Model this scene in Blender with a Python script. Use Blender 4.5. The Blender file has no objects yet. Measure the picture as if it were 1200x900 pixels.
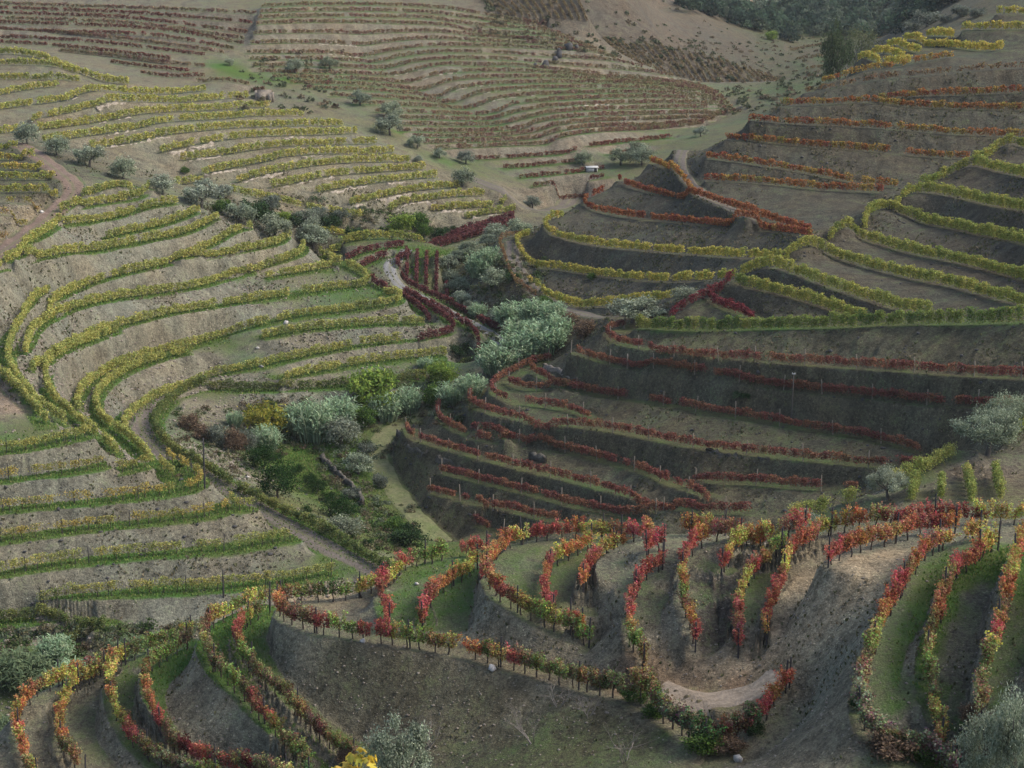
import bpy, math, random
import numpy as np

# ------------------------------------------------------------------ camera, sky, sun, exposure
random.seed(7)
RNG = np.random.default_rng(7)
SC = bpy.context.scene
COL = SC.collection
F_PX, PITCH = 2000.0, math.radians(13.22)        # focal length in pixels of the 1200 x 900 photograph
CAM_Z = 80.0
cam_data = bpy.data.cameras.new('camera')
cam_data.sensor_width = 36.0
cam_data.lens = 36.0 * F_PX / 1200.0
cam_data.clip_start, cam_data.clip_end = 0.5, 9000.0
cam = bpy.data.objects.new('camera', cam_data)
cam.location = (0, 0, CAM_Z)
cam.rotation_euler = (math.radians(90) - PITCH, 0, 0)
COL.objects.link(cam)
SC.camera = cam

SUN_EL, SUN_AZ = math.radians(44), math.radians(92)   # azimuth clockwise from the view direction (+Y)
world = bpy.data.worlds.new('World')
SC.world = world
world.use_nodes = True
wn = world.node_tree
for n in list(wn.nodes):
    wn.nodes.remove(n)
sky = wn.nodes.new('ShaderNodeTexSky')
sky.sky_type = 'NISHITA'
sky.sun_disc = False
sky.sun_elevation = SUN_EL
sky.sun_rotation = SUN_AZ
sky.air_density, sky.dust_density, sky.ozone_density = 1.0, 3.0, 1.0
bg = wn.nodes.new('ShaderNodeBackground')
bg.inputs['Strength'].default_value = 0.138
wo = wn.nodes.new('ShaderNodeOutputWorld')
wn.links.new(sky.outputs[0], bg.inputs[0])
wn.links.new(bg.outputs[0], wo.inputs[0])
sun_data = bpy.data.lights.new('sun', 'SUN')
sun_data.energy = 1.6
sun_data.angle = math.radians(22)
sun_data.color = (1.0, 0.94, 0.86)
sun = bpy.data.objects.new('sun', sun_data)
sd = (math.sin(SUN_AZ) * math.cos(SUN_EL), math.cos(SUN_AZ) * math.cos(SUN_EL), math.sin(SUN_EL))
from mathutils import Vector
sun.rotation_euler = Vector(sd).to_track_quat('Z', 'Y').to_euler()
sun.location = (60, 40, 160)
COL.objects.link(sun)
SC.view_settings.view_transform = 'Standard'
SC.view_settings.look = 'None'
SC.view_settings.gamma = 1.0
SC.view_settings.use_curve_mapping = False
SC.view_settings.exposure = 1.08
SC.render.engine = 'CYCLES'
SC.cycles.max_bounces = 7
SC.cycles.volume_bounces = 1
SC.cycles.diffuse_bounces = 3
SC.cycles.transmission_bounces = 3
SC.cycles.transparent_max_bounces = 4

# ------------------------------------------------------------------ sight lines
def ray(px, py):
    px = np.asarray(px, float); py = np.asarray(py, float)
    a = (px - 600.0) / F_PX; b = (450.0 - py) / F_PX
    return np.stack([a + 0 * b, math.cos(PITCH) + b * math.sin(PITCH) + 0 * a, -math.sin(PITCH) + b * math.cos(PITCH) + 0 * a], -1)

def at_h(px, py, h):                 # where the sight line meets the level h (relative to the camera)
    d = ray(px, py)
    s = np.asarray(h, float) / d[..., 2]
    return d * s[..., None] + np.array([0, 0, CAM_Z])

def at_r(px, py, r):                 # the point of the sight line at ground distance r
    d = ray(px, py)
    s = np.asarray(r, float) / np.hypot(d[..., 0], d[..., 1])
    return d * s[..., None] + np.array([0, 0, CAM_Z])

def az_px(px):                       # azimuth of an image column
    return math.atan((px - 600.0) / F_PX / 0.985)

def dense(pts, step=2.0):            # Catmull-Rom through the traced points
    p = np.asarray(pts, float)
    if len(p) == 2:
        n = max(2, int(np.hypot(*(p[1] - p[0])) / step))
        return p[0] + (p[1] - p[0]) * np.linspace(0, 1, n)[:, None]
    q = np.vstack([2 * p[0] - p[1], p, 2 * p[-1] - p[-2]])
    out = []
    for i in range(1, len(q) - 2):
        a, b, c, d = q[i - 1], q[i], q[i + 1], q[i + 2]
        n = max(2, int(np.hypot(*(c - b)) / step))
        t = np.linspace(0, 1, n, endpoint=False)[:, None]
        out.append(0.5 * (2 * b + (c - a) * t + (2 * a - 5 * b + 4 * c - d) * t ** 2 + (-a + 3 * b - 3 * c + d) * t ** 3))
    out.append(p[-1:])
    return np.vstack(out)

def frac(p):
    s = np.concatenate([[0], np.cumsum(np.hypot(*np.diff(p[:, :2], axis=0).T))])
    return s / max(s[-1], 1e-9), s[-1]

def resample(P, step):
    s = np.concatenate([[0], np.cumsum(np.linalg.norm(np.diff(P[:, :2], axis=0), axis=1))])
    n = max(2, int(s[-1] / step) + 1)
    u = np.linspace(0, s[-1], n)
    return np.stack([np.interp(u, s, P[:, k]) for k in range(P.shape[1])], -1)

def lift(pts, h=None, r=None, hc=0.9):
    p = dense(pts); P = None
    u, _ = frac(p)
    if r is not None and isinstance(r, list):               # one value per traced point: a level if negative, else a distance
        v = np.array(pts, float); rad = []
        for k, q in enumerate(r):
            P = at_h(v[k, 0], v[k, 1], q + hc) if q < 0 else at_r(v[k, 0], v[k, 1], q)
            rad.append(math.hypot(P[0], P[1]))
        k = np.array([np.argmin(np.hypot(p[:, 0] - a, p[:, 1] - b)) for a, b in v])
        r = np.interp(np.arange(len(p)), k, rad); P = at_r(p[:, 0], p[:, 1], r); h = None
        r = None
    if P is not None:
        pass
    elif h is not None:
        hh = np.atleast_1d(np.asarray(h, float))
        lv = np.interp(u, np.linspace(0, 1, len(hh)), hh)
        P = at_h(p[:, 0], p[:, 1], lv + hc)
    else:
        rr = np.atleast_1d(np.asarray(r, float))
        P = at_r(p[:, 0], p[:, 1], np.interp(u, np.linspace(0, 1, len(rr)), rr))
    P[:, 2] -= hc
    Q = resample(P, 0.4)
    for _ in range(3):
        Q[1:-1] = 0.25 * Q[:-2] + 0.5 * Q[1:-1] + 0.25 * Q[2:]
    return Q

# ------------------------------------------------------------------ traced vine rows
# (key, level or distance, canopy line in photograph pixels, style, label)
ROWS = []
def row(key, pts, style, label, h=None, r=None, hc=None, w=2.2, pal=None, group=None, grass=0.4, posts=None, bank=None):
    if style == 'near': grass *= .62
    ROWS.append(dict(key=key, pts=pts, style=style, label=label, h=h, r=r, hc=hc, w=w, pal=pal, group=group, grass=grass, posts=posts, bank=bank))

# --- foreground spur (every plant a part)
G = 'vine rows on the terraces of the near spur'
def near(key, pts, h, pal, label, w=2.4, grass=0.5):
    row(key, pts, 'near', label, h=h, pal=pal, hc=1.0, w=w, group=G, grass=grass)
near('t1a', [(45, 903), (33, 893), (24, 862), (20, 838), (28, 814), (42, 801), (60, 792), (80, 784), (100, 776), (122, 769), (140, 762)], (-47.9,-47.5,-46.8,-46.1,-45.8,-45.5,-45.5), 'yboyroyooyoryo',
     'lowest orange and yellow vine row on the near spur, beside the reeds at bottom left', grass=.25)
near('t1b', [(100, 903), (86, 878), (75, 868), (69, 847), (71, 826), (79, 809), (92, 798), (108, 787), (124, 777)], (-47.4,-47,-45.8), 'obboyoyyb',
     'short orange vine row curving inside the lowest bare terrace at bottom left', grass=.25)
near('t2a', [(255, 905), (225, 897), (200, 889), (183, 880), (167, 867), (155, 856), (143, 840), (134, 822), (129, 803), (128, 786), (134, 771), (147, 762), (162, 756), (178, 750), (194, 744), (210, 738), (225, 732)], (-46.6,-47.1,-46.4,-45.2,-44.5,-44), 'gbpbrbrgyobyyoggy',
     'red and green vine row on the lip just above the lowest bare terrace', grass=.6)
near('t2b', [(337, 900), (320, 896), (287, 890), (257, 884), (232, 871), (211, 856), (195, 841), (181, 824), (172, 806), (169, 790), (175, 773), (190, 762), (205, 752), (220, 742)], (-45.4,-46.2,-45.9,-44.8,-44.1,-43.8), 'bbdbrdbroobbggb',
     'crimson vine row at the inner foot of the grassy terrace, second terrace at bottom left', grass=.8)
near('t3a', [(362, 905), (360, 893), (356, 878), (345, 864), (330, 850), (315, 835), (300, 821), (287, 806), (272, 791), (257, 776), (245, 760), (238, 744), (240, 728), (250, 720), (265, 711), (282, 703), (300, 697), (318, 693)], (-45.4,-44.6,-43.8,-42.8,-42.3,-42,-42), 'kbgbrbrbgbggbbrbyggy',
     'leafy green vine row with red patches on the lip below the strip of bright grass', grass=.9)
near('t3b', [(415, 880), (400, 867), (385, 854), (367, 840), (352, 825), (337, 810), (322, 796), (307, 782), (295, 769), (285, 755), (280, 741), (281, 728), (287, 720), (300, 711), (317, 702)], (-44.9,-44.2,-43.3,-42.4,-41.9,-41.8), 'bbdbbbbbgrrrgyg',
     'dark red vine row in the hollow at the foot of the big bare bank', grass=.9)
near('t4a', [(830, 858), (810, 850), (790, 837), (770, 820), (755, 808), (725, 800), (700, 795), (670, 787), (645, 779), (620, 772), (590, 765), (557, 755), (520, 748), (482, 742), (452, 738), (420, 732), (385, 727), (360, 722), (340, 715), (328, 706), (325, 697)], (-39.3,-39.7,-40,-40,-40), 'kpkpkbkbdbgbrbgorgygrgrrbro',
     'long red and green vine row along the top edge of the big bare bank', grass=.2)
near('t4c', [(328, 692), (340, 691), (360, 690), (375, 689), (400, 689), (417, 685), (440, 678), (450, 672)], -40.0, 'bggkgyyo',
     'short green vine row on the skyline behind the small bare clearing', grass=.15)
near('t4b', [(832, 862), (850, 860), (867, 848), (887, 836), (902, 818), (913, 801), (927, 787)], (-39.8,-39.2,-38.4,-37.6), 'dddkroor',
     'dark red leafy vine row rounding the outer side of the lower track bend', grass=.5)
near('t5a', [(457, 722), (456, 714), (451, 700), (447, 683), (451, 668), (463, 659), (477, 651), (495, 647), (520, 641), (540, 638), (560, 636), (572, 635)], (-39.8,-39,-38.8,-38.8,-38.8), 'rrrrrryrgggrr',
     'scarlet vine row curling round the small grassy nose below the skyline', w=3, grass=.7)
near('t5b', [(496, 724), (497, 708), (505, 693), (517, 680), (532, 670), (546, 662), (560, 650)], (-39.7,-39,-38.6), 'drrrooyyg',
     'red to yellow vine row at the back of the grassy nose under the grey bank', w=3, grass=.7)
near('t6a', [(693, 742), (670, 732), (645, 722), (620, 707), (600, 696), (582, 682), (573, 668), (569, 653), (572, 641), (582, 632), (597, 625), (612, 621), (632, 619), (655, 617), (680, 616), (702, 616), (730, 617)], (-39,-38.1,-37.4,-36.9,-36.8,-36.8), 'ggygyrrryorroooyrrroyo',
     'scarlet and yellow vine row curving down the lip of the pale grey bank', grass=.45)
near('t6b', [(648, 710), (645, 700), (641, 686), (640, 672), (643, 659), (653, 648), (667, 640), (682, 632), (694, 626)], (-37.9,-37.2,-36.7), 'rrrroryooy',
     'short red vine row on the grassy terrace behind the curved grey bank', w=3, grass=.6)
near('t6c', [(667, 708), (672, 714), (684, 723)], (-37.6,-38.2), 'roo',
     'two or three stray red vines at the lower end of the grassy terrace', w=2, grass=.5)
near('t7a', [(684, 664), (687, 649), (695, 637), (706, 627), (722, 621), (745, 617), (772, 613), (800, 612), (830, 611), (852, 611)], (-36.2,-35.7,-35.3,-35.3,-35.3), 'orrroyyorrroyyy',
     'sparse red and yellow vine row on the skyline above the bare rutted terrace', grass=.2)
near('t7b', [(756, 772), (748, 755), (741, 736), (739, 716), (742, 696), (747, 676), (755, 662), (767, 657), (778, 649)], (-38.8,-37.4,-36.4,-35.6), 'ogorrrrrr',
     'solid crimson vine row beside the rutted bare terrace, foot of the mossy bank', grass=.5)
near('t7c', [(757, 636), (767, 631), (780, 629)], -35.3, 'rrr', 'three red vines standing alone near the skyline posts', w=2, grass=.3)
near('t8a', [(816, 750), (812, 733), (807, 716), (802, 697), (800, 676), (801, 656), (807, 638), (818, 627), (836, 619), (858, 613), (880, 612), (903, 611), (927, 611), (945, 606)], (-38.0,-36.6,-35.5,-34.7,-34,-33.6,-33.6), 'rodgoyrorrrorroyrr',
     'red-orange vine row on the lip of the mossy bank in mid spur', grass=.35)
near('t8b', [(866, 756), (864, 736), (865, 716), (867, 696), (872, 678), (882, 663), (893, 655), (907, 647), (917, 641)], (-37.8,-36.3,-35.4,-34.8), 'rrrgyrrrg',
     'red vine row beside the bright green strip, second from the wide bare slope', grass=.7)
near('t8c', [(845, 656), (855, 646), (868, 637), (881, 632), (896, 628)], -35.0, 'royro', 'short orange vine row behind the dark damp patch, near the skyline', w=2, grass=.5)
near('t9a', [(899, 725), (902, 708), (907, 690), (914, 672), (920, 657), (930, 643), (941, 631), (952, 622), (966, 613), (985, 607), (1005, 604), (1025, 602), (1055, 600), (1085, 596), (1112, 597), (1137, 597), (1162, 599), (1200, 596), (1250, 594)], (-36.2,-35,-34,-33.2,-32.7,-32.3,-32.3,-32.3), 'orrroyyoryyoyrrrrrryyyg',
     'orange vine row edging the wide bare brown slope and running up to the skyline', grass=.15)
near('t9b', [(970, 646), (985, 638), (1000, 632), (1025, 626), (1047, 619), (1072, 612), (1097, 608), (1122, 607)], -32.1, 'rrooryrro',
     'red vine row with visible trunks at the top edge of the bare brown slope', w=1.8, grass=.2)
near('t10a', [(1118, 896), (1105, 882), (1080, 873), (1055, 866), (1035, 856), (1020, 845), (1012, 826), (1009, 806), (1012, 782), (1020, 760), (1025, 740), (1035, 716), (1047, 695), (1060, 675), (1070, 658), (1080, 642), (1095, 631), (1111, 622), (1132, 620), (1150, 613)], (-36,-35.2,-33.6,-32,-31), 'ppbppppbpgboorrorroyy',
     'vine row with faded brown lower end above the stony drain at right', grass=.5)
near('t10b', [(1105, 858), (1102, 840), (1097, 820), (1091, 801), (1089, 777), (1087, 758), (1092, 735), (1100, 715), (1105, 692), (1111, 672), (1121, 657), (1135, 647), (1152, 635), (1172, 624)], (-35.3,-33.5,-31.8,-30.8), 'ypggbbborobrrroy',
     'red vine row ending in a lime green vine beside the long grass strip', grass=1.5)
near('t11a', [(1150, 822), (1154, 800), (1157, 778), (1160, 760), (1168, 732), (1175, 710), (1180, 688), (1186, 666), (1191, 643), (1198, 626), (1212, 606)], (-33.2,-31.8,-30.3,-29.4), 'bgyrboyyoro',
     'yellow and red vine row on the lip of the rightmost dark bank', grass=.95)
near('t11b', [(1216, 830), (1220, 790), (1228, 740), (1236, 690), (1246, 640)], (-32.8,-31,-29.2), 'ggyro', 'vine row beyond the rightmost strip of bright grass', grass=.95)

# --- mound with olives behind the near spur
G = 'yellow-green vine rows on the olive mound'
row('m1', [(925, 602), (945, 596), (966, 591), (990, 581), (1020, 570)], 'ylw', 'yellow-green vine row on the mound below the bushy olive', r=(131, 134), hc=.8, group=G, grass=.3)
row('m2', [(1045, 562), (1062, 553), (1080, 545), (1100, 534), (1115, 525), (1130, 517)], 'ylw', 'broad bright yellow-green vine row between two olives on the mound crest', r=(136, 142), hc=.8, group=G, grass=.3)
row('m3', [(1180, 508), (1190, 500), (1203, 490), (1240, 474)], 'ylw', 'yellow-green vine clump right of the big olive on the mound', r=(145, 150), hc=.8, group=G, grass=.3)
row('m4', [(1132, 549), (1136, 563), (1140, 582)], 'yln', 'short vine row seen end-on in the middle of the mound flank', r=(138, 129), hc=.8, group=G, grass=.2)
row('m5', [(1166, 548), (1169, 561), (1174, 577)], 'yln', 'short vine row seen end-on, right of its twin on the mound flank', r=(138, 131), hc=.8, group=G, grass=.2)
row('m6', [(1104, 561), (1103, 575)], 'yln', 'stub of vines at the left foot of the mound flank', r=(134, 130), hc=.8, group=G, grass=.2)
row('m7', [(1075, 563), (1068, 578)], 'yln', 'stub of vines below the middle olive on the mound', r=(134, 130), hc=.8, group=G, grass=.2)

# --- red terraces on the right
G = 'red vine rows on the terraces across the stream'
def red(key, pts, h, label, **k):
    row(key, pts, k.pop('style', 'red'), label, h=h, hc=.8, group=G, posts=k.pop('posts', 'pale'), grass=k.pop('grass', .2), w=k.pop('w', 1.9), **k)
row('g1', [(745, 376), (775, 378), (805, 379), (855, 379), (900, 377), (950, 376), (1000, 374), (1045, 372), (1087, 371), (1150, 370), (1200, 369), (1290, 368)], 'hedge',
    'long level green vine row dividing the red terraces from the yellow-green spur', r=(203, 196.5, 190.5, 185.5, 181, 176.5, 172), hc=.95, group='vine rows on the yellow-green spur', grass=.3, w=2.0)
red('r1', [(733, 377), (717, 380), (710, 387), (724, 396), (750, 401), (787, 405), (825, 410), (875, 415), (925, 419), (975, 422), (1037, 426), (1100, 430), (1150, 433), (1200, 436), (1290, 441)], None, 'red vine row curling round the nose just below the long green row', r=(207,194,187.5,181.5,176,171,166,161))
red('r2', [(667, 405), (685, 412), (710, 419), (755, 428), (807, 435), (850, 440), (900, 447), (950, 452), (1000, 457), (1050, 462), (1087, 466), (1125, 468), (1160, 470), (1220, 474), (1290, 478)], None, 'red vine row passing behind the tall wooden pole, second below the green row', r=(202,193,185,177,171,164,157))
red('r3', [(622, 429), (635, 436), (650, 444), (665, 449), (677, 452)], (-47.2,-47.4), 'short slanting red vine row below the ruined stone wall', posts=None)
red('r4', [(596, 443), (606, 448), (620, 451), (640, 451), (660, 450), (677, 452), (695, 456), (710, 458), (737, 462), (775, 467), (812, 474), (837, 478), (870, 483), (900, 488), (937, 495), (975, 500), (1012, 506), (1050, 515), (1078, 523)], (-48.2,-47.6,-46.6,-46.0,-45.4,-45.0), 'orange-red vine row at the foot of the tall wooden pole')
red('r5', [(645, 415), (622, 422), (600, 432), (583, 442), (576, 450), (581, 458), (595, 464), (620, 469), (640, 471), (660, 474), (677, 479), (692, 485)], (-47.4,-48.2,-48.9,-48.8), 'bright red vine row hooking round the terrace nose beside the tall reeds')
red('r6', [(563, 449), (553, 455), (550, 463), (555, 470), (567, 475), (585, 481), (610, 486), (635, 491), (667, 493), (697, 496), (725, 500), (775, 510), (812, 517), (850, 522), (887, 526), (925, 530), (975, 535), (1020, 539), (1070, 541), (1110, 543)], (-50,-48.6,-47,-45.8), 'longest red vine row, crossing the middle of the shaded hillside')
red('r7', [(515, 468), (513, 480), (519, 490), (542, 502), (567, 510), (595, 514), (630, 517), (660, 522), (697, 531), (735, 541), (762, 550), (785, 560), (807, 567), (832, 578)], (-52.1,-51.8,-51.2,-50), 'red vine row that starts at the bend of the stream path and slants down right')
red('r8', [(552, 492), (572, 495), (590, 500), (598, 507)], -50.8, 'short inner red vine row below the black boulder bank', posts=None)
red('r9', [(812, 556), (850, 559), (887, 560), (925, 564), (965, 566), (1005, 567)], (-49.8,-48.2), 'red vine row ending at a stake above the mound, low on the shaded hillside')
red('r10', [(476, 495), (480, 505), (497, 512), (522, 520), (560, 530), (597, 540), (635, 549), (660, 555), (697, 564), (735, 575), (762, 582), (800, 590), (837, 594), (880, 595)], (-53.5,-52.4,-50.6), 'red vine row starting above the stone-edged corner of the stream path')
red('r11', [(515, 547), (545, 554), (572, 561), (610, 570), (635, 576), (672, 587), (705, 593), (745, 600), (790, 604)], (-55, -53), 'second red vine row up from the bottom of the shaded hillside')
red('r12', [(502, 570), (530, 577), (560, 584), (597, 592), (630, 600), (665, 607)], (-56.5, -54.8), 'lowest long red vine row just behind the near skyline')
red('r13', [(556, 606), (570, 613), (592, 621), (612, 628)], (-57.6, -57), 'dull red scrap of vine row in the hollow behind the near skyline')

# --- yellow-green spur on the right
G = 'vine rows on the yellow-green spur'
def spur(key, pts, h, label, **k):
    row(key, pts, 'ylg', label, h=h, hc=.95, group=G, grass=.1, w=1.8, **k)
spur('y1', [(862, 327), (880, 330), (917, 338), (935, 343), (962, 351), (987, 360), (1014, 366)], None, 'yellow-green row slanting down into the long level green row, left of two', r=(207,191))
spur('y2', [(868, 318), (880, 311), (897, 305), (920, 309), (942, 317), (962, 325), (1000, 338), (1037, 350), (1075, 359), (1092, 362)], None, 'yellow-green row slanting down into the long level green row, right of two', r=(212,188))
spur('y3', [(920, 298), (926, 290), (941, 282), (955, 282), (970, 290), (1000, 301), (1037, 311), (1075, 320), (1112, 327), (1150, 337), (1200, 350), (1280, 371)], None, 'yellow-green row first above the two that end at the green row', r=(214,219,213,206,199,191,184,177))
spur('y4', [(972, 277), (978, 266), (988, 260), (1000, 262), (1006, 271), (1037, 281), (1075, 291), (1112, 298), (1150, 307), (1200, 320), (1280, 341)], None, 'yellow-green row with a dark hollow at its nose, halfway up the spur', r=(224,228,224,218,212,206,199,192,185))
spur('y5', [(1014, 265), (1015, 250), (1026, 240), (1042, 238), (1062, 246), (1087, 255), (1112, 260), (1150, 268), (1200, 278), (1280, 296)], None, 'bushy yellow-green row in the upper half of the spur, above the dark hollow', r=(231,238,236,228,220,211,202,193))
spur('y6', [(1050, 234), (1056, 226), (1074, 219), (1092, 219), (1125, 225), (1150, 231), (1200, 240), (1280, 256)], None, 'third yellow-green row from the top of the spur', r=(238,243,238,230,222,214,207))
spur('y7', [(1078, 213), (1092, 208), (1108, 201), (1124, 193), (1139, 187), (1162, 192), (1200, 200), (1280, 215)], None, 'second yellow-green row from the top of the spur', r=(246,251,252,245,236,229,222))
spur('y8', [(1142, 182), (1159, 177), (1170, 168), (1182, 162), (1202, 166), (1280, 182)], None, 'topmost yellow-green row of the spur, at the right edge', r=(256,262,263,258,251,244))
row('q1', [(785, 367), (805, 353), (822, 343), (842, 332), (860, 321)], 'crim', 'crimson vine row climbing the ridge between spur and stream', r=(203,208), hc=.9, group='crimson vine rows on the spur nose', grass=.2)
row('q2', [(829, 346), (850, 355), (870, 362), (883, 369)], 'crim', 'crimson vine row branching down to the green row from the ridge', r=(206,197), hc=.9, group='crimson vine rows on the spur nose', grass=.2)

# --- rounded hill in the middle right
G = 'vine rows round the dark rounded hill'
def hill(key, pts, label, h=None, r=None, style='ora', **k):
    row(key, pts, style, label, h=h, r=r, hc=.85, group=G, grass=k.pop('grass', .1), w=1.8, bank='dark', **k)
hill('p0', [(617, 272), (600, 272), (586, 278), (590, 295), (595, 312), (605, 330), (620, 344), (634, 351)], 'brownish vine row on the outer side of the track round the hill foot', r=[266,265,262,257,252,247,243,240], style='brn')
hill('p1', [(619, 322), (632, 332), (652, 345), (682, 354), (720, 352), (745, 348), (770, 346), (798, 341)], 'lowest yellow vine row of the dark hill, above the track junction', r=[247,244,237,229,224,221,217,212], style='yel')
hill('p2', [(620, 271), (607, 277), (606, 286), (612, 297), (627, 307), (657, 311), (695, 317), (732, 321), (780, 324), (830, 322), (862, 320)], 'second yellow vine row of the dark hill, wrapping its nose', r=[266,263,260,257,253,249,243,236,226,216,210], style='yel')
hill('p3', [(660, 249), (645, 252), (638, 260), (646, 269), (662, 275), (690, 281), (717, 285), (755, 288), (805, 292), (855, 295), (917, 298)], 'third yellow vine row of the dark hill, hooked round its nose', r=(266,258,251,244,237,229,221,213), style='yel')
hill('p4', [(708, 220), (692, 227), (684, 233), (692, 240), (720, 247), (757, 252), (805, 256), (855, 261), (905, 265), (952, 271)], 'rust-red vine row hooked round the hill nose above the yellow rows', r=(276,268,261,254,246,238,230,219), style='rust')
hill('p5', [(725, 205), (733, 212), (747, 217), (782, 226), (820, 233), (855, 241), (892, 250), (930, 260), (950, 267)], 'rust-orange vine row slanting down beside the pale track', r=(280,224), style='rust')
hill('p6', [(762, 186), (776, 190), (790, 200), (805, 215), (816, 226)], 'short orange vine row on the outer side of the pale climbing track', r=(287,256), style='ora')
hill('o1', [(825, 207), (867, 208), (917, 212), (967, 217), (1035, 220)], 'yellow and orange row, lowest on the broad dark hillside', r=(263,252), style='oryl')
hill('o2', [(827, 180), (867, 185), (917, 193), (967, 202), (1007, 210), (1052, 214)], 'orange row running down to meet the lowest yellow and orange row', r=(269,256), style='oryl')
hill('o3', [(850, 158), (900, 162), (967, 168), (1033, 173), (1083, 178), (1136, 181)], 'orange row third up on the broad dark hillside', r=(273,268), style='oryl')
hill('o4', [(877, 135), (933, 140), (1000, 143), (1067, 148), (1133, 153), (1200, 155), (1290, 158)], 'orange and green row fourth up on the broad dark hillside', r=(274,276), style='oryl')
hill('o5', [(915, 119), (967, 117), (1017, 115), (1067, 120), (1133, 123), (1200, 124), (1290, 127)], 'orange row fifth up on the broad dark hillside, with a second row behind it', r=(279,284), style='oryl')
hill('o6', [(1030, 110), (1083, 107), (1133, 106), (1200, 103), (1290, 101)], 'yellow and red row branching just above the fifth row', r=(282,288), style='oryl')
hill('o7', [(943, 104), (983, 97), (1033, 88), (1100, 82), (1150, 77), (1200, 74), (1290, 70)], 'thin brown leafless vine row near the hill top', r=(284,294), style='brn')
hill('o8', [(963, 92), (987, 86), (1017, 78), (1050, 74), (1080, 68), (1117, 62)], 'orange row close under the crest, above the thin brown row', r=(288,298), style='ora')
G = 'bright yellow vine rows along the hill crest'
def crest(key, pts, r, label):
    row(key, pts, 'yelb', label, r=r, hc=.9, group=G, grass=.2, w=1.6)
crest('c1', [(1005, 68), (1013, 62), (1030, 69), (1050, 70), (1067, 69)], (310, 300), 'lowest of the bright yellow hooks on the crest, nearest the big trees')
crest('c2', [(1022, 59), (1040, 57), (1060, 65)], (317, 307), 'second bright yellow hook on the crest')
crest('c3', [(1040, 52), (1050, 47), (1064, 54), (1078, 56)], (324, 311), 'third bright yellow hook on the crest')
crest('c4', [(1060, 42), (1075, 42), (1087, 50), (1112, 50), (1150, 54), (1176, 53)], (331, 305), 'long yellow row with an orange end below the summit')
crest('c5', [(1087, 37), (1102, 37), (1117, 38)], (334, 322), 'short pale yellow row just under the summit shrubs')
crest('c6', [(1127, 30), (1150, 29), (1200, 29), (1290, 29)], (322, 322), 'straight golden row across the bare summit slope')
crest('c7', [(1168, 11), (1182, 11), (1200, 11), (1290, 10)], (336, 336), 'topmost golden row at the upper right corner')

# --- terraces of the left hillside
G = 'vine rows on the stony left hillside'
def left(key, pts, h, label, **k):
    row(key, pts, k.pop('style', 'lft'), label, h=h, hc=.8, group=k.pop('group', G), grass=k.pop('grass', .55), w=k.pop('w', 2.2), **k)
left('l1', [(95, 231), (105, 223), (120, 217), (140, 212), (156, 214)], None, 'topmost short vine row of the left hillside beside the brown track bend', r=(256,263))
left('l2', [(70, 247), (87, 240), (112, 235), (150, 229), (170, 222), (174, 214)], None, 'second vine row from the top of the left hillside, ending by a gully olive', r=(250,264))
left('l3', [(66, 259), (80, 257), (100, 256), (137, 250), (162, 242), (187, 236), (208, 233)], None, 'third vine row from the top of the left hillside', r=(246,260))
left('l3b', [(125, 275), (155, 267), (187, 260), (212, 252), (233, 243)], None, 'fourth vine row from the top of the left hillside, short and straight', r=(247,258))
left('l4', [(-70, 332), (0, 310), (37, 300), (75, 292), (112, 289), (150, 282), (187, 275), (212, 270), (238, 260), (256, 250)], None, 'vine row with a grassy verge above the collapsed yellow bank', r=(205,217,229,238,245,250.5,257))
left('l4t', [(8, 294), (30, 281), (50, 270), (66, 259)], None, 'thin vine row following the outer edge of the brown track', r=(222,243))
left('l5c', [(205, 294), (237, 287), (258, 277), (275, 267), (295, 262)], None, 'short inner vine row ending beside the third gully olive', r=(245,259))
left('l5', [(57, 362), (63, 350), (80, 339), (100, 330), (137, 318), (165, 312), (200, 304), (250, 297), (300, 287), (325, 281), (340, 272)], None, 'vine row joining the outer loop, upper half of the left hillside', r=[220,223,228,233,-39.2,-39,-39,-39,-39,-39,268])
left('l5p', [(57, 336), (38, 348), (26, 369), (16, 387), (10, 405), (11, 422), (20, 437), (32, 452), (47, 470), (62, 482), (77, 493)], None, 'vine row making the big outer loop at the left edge', w=1.6, r=[226,219,211,205,201,196,-42.2,-42.8,-43.6,-44.4,-45])
left('l5o', [(-30, 410), (0, 435), (15, 450), (32, 465), (48, 481), (58, 493)], (-42, -44.2), 'outermost vine row slanting past the bare brown shoulder', w=1.4)
left('l6', [(30, 408), (34, 393), (42, 380), (57, 370), (87, 357), (125, 347), (175, 340), (225, 333), (250, 326), (300, 312), (330, 302), (352, 293), (356, 283)], (-41.6,-41.2,-42.1,-42.1,-40.6), 'vine row inside the big loop, with a long straight upper run')
left('l6b', [(312, 321), (350, 315), (375, 311), (391, 307), (385, 299), (374, 294)], -42.6, 'bright yellow hooked vine row on the hillside nose below the last gully olive')
left('l7', [(37, 428), (50, 417), (75, 403), (100, 392), (125, 382), (162, 372), (200, 363), (250, 355), (300, 347), (350, 340), (400, 333), (425, 331), (431, 323), (418, 313), (400, 304), (385, 296)], None, 'long vine row wrapping the small green pocket on the hillside nose', r=[-42.8,-43.1,-43.6,-44,-44.1,-44,-43.9,-44.2,-44.3,-44.2,-44.2,252,254,257,260,263])
left('l7b', [(140, 383), (112, 393), (87, 403), (67, 415), (55, 428), (54, 441), (58, 455), (70, 470), (88, 485), (107, 500), (125, 513), (137, 527)], (-44.4, -43.9, -45.2, -47.6), 'vine row forming the right side of the first grassy loop')
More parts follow.
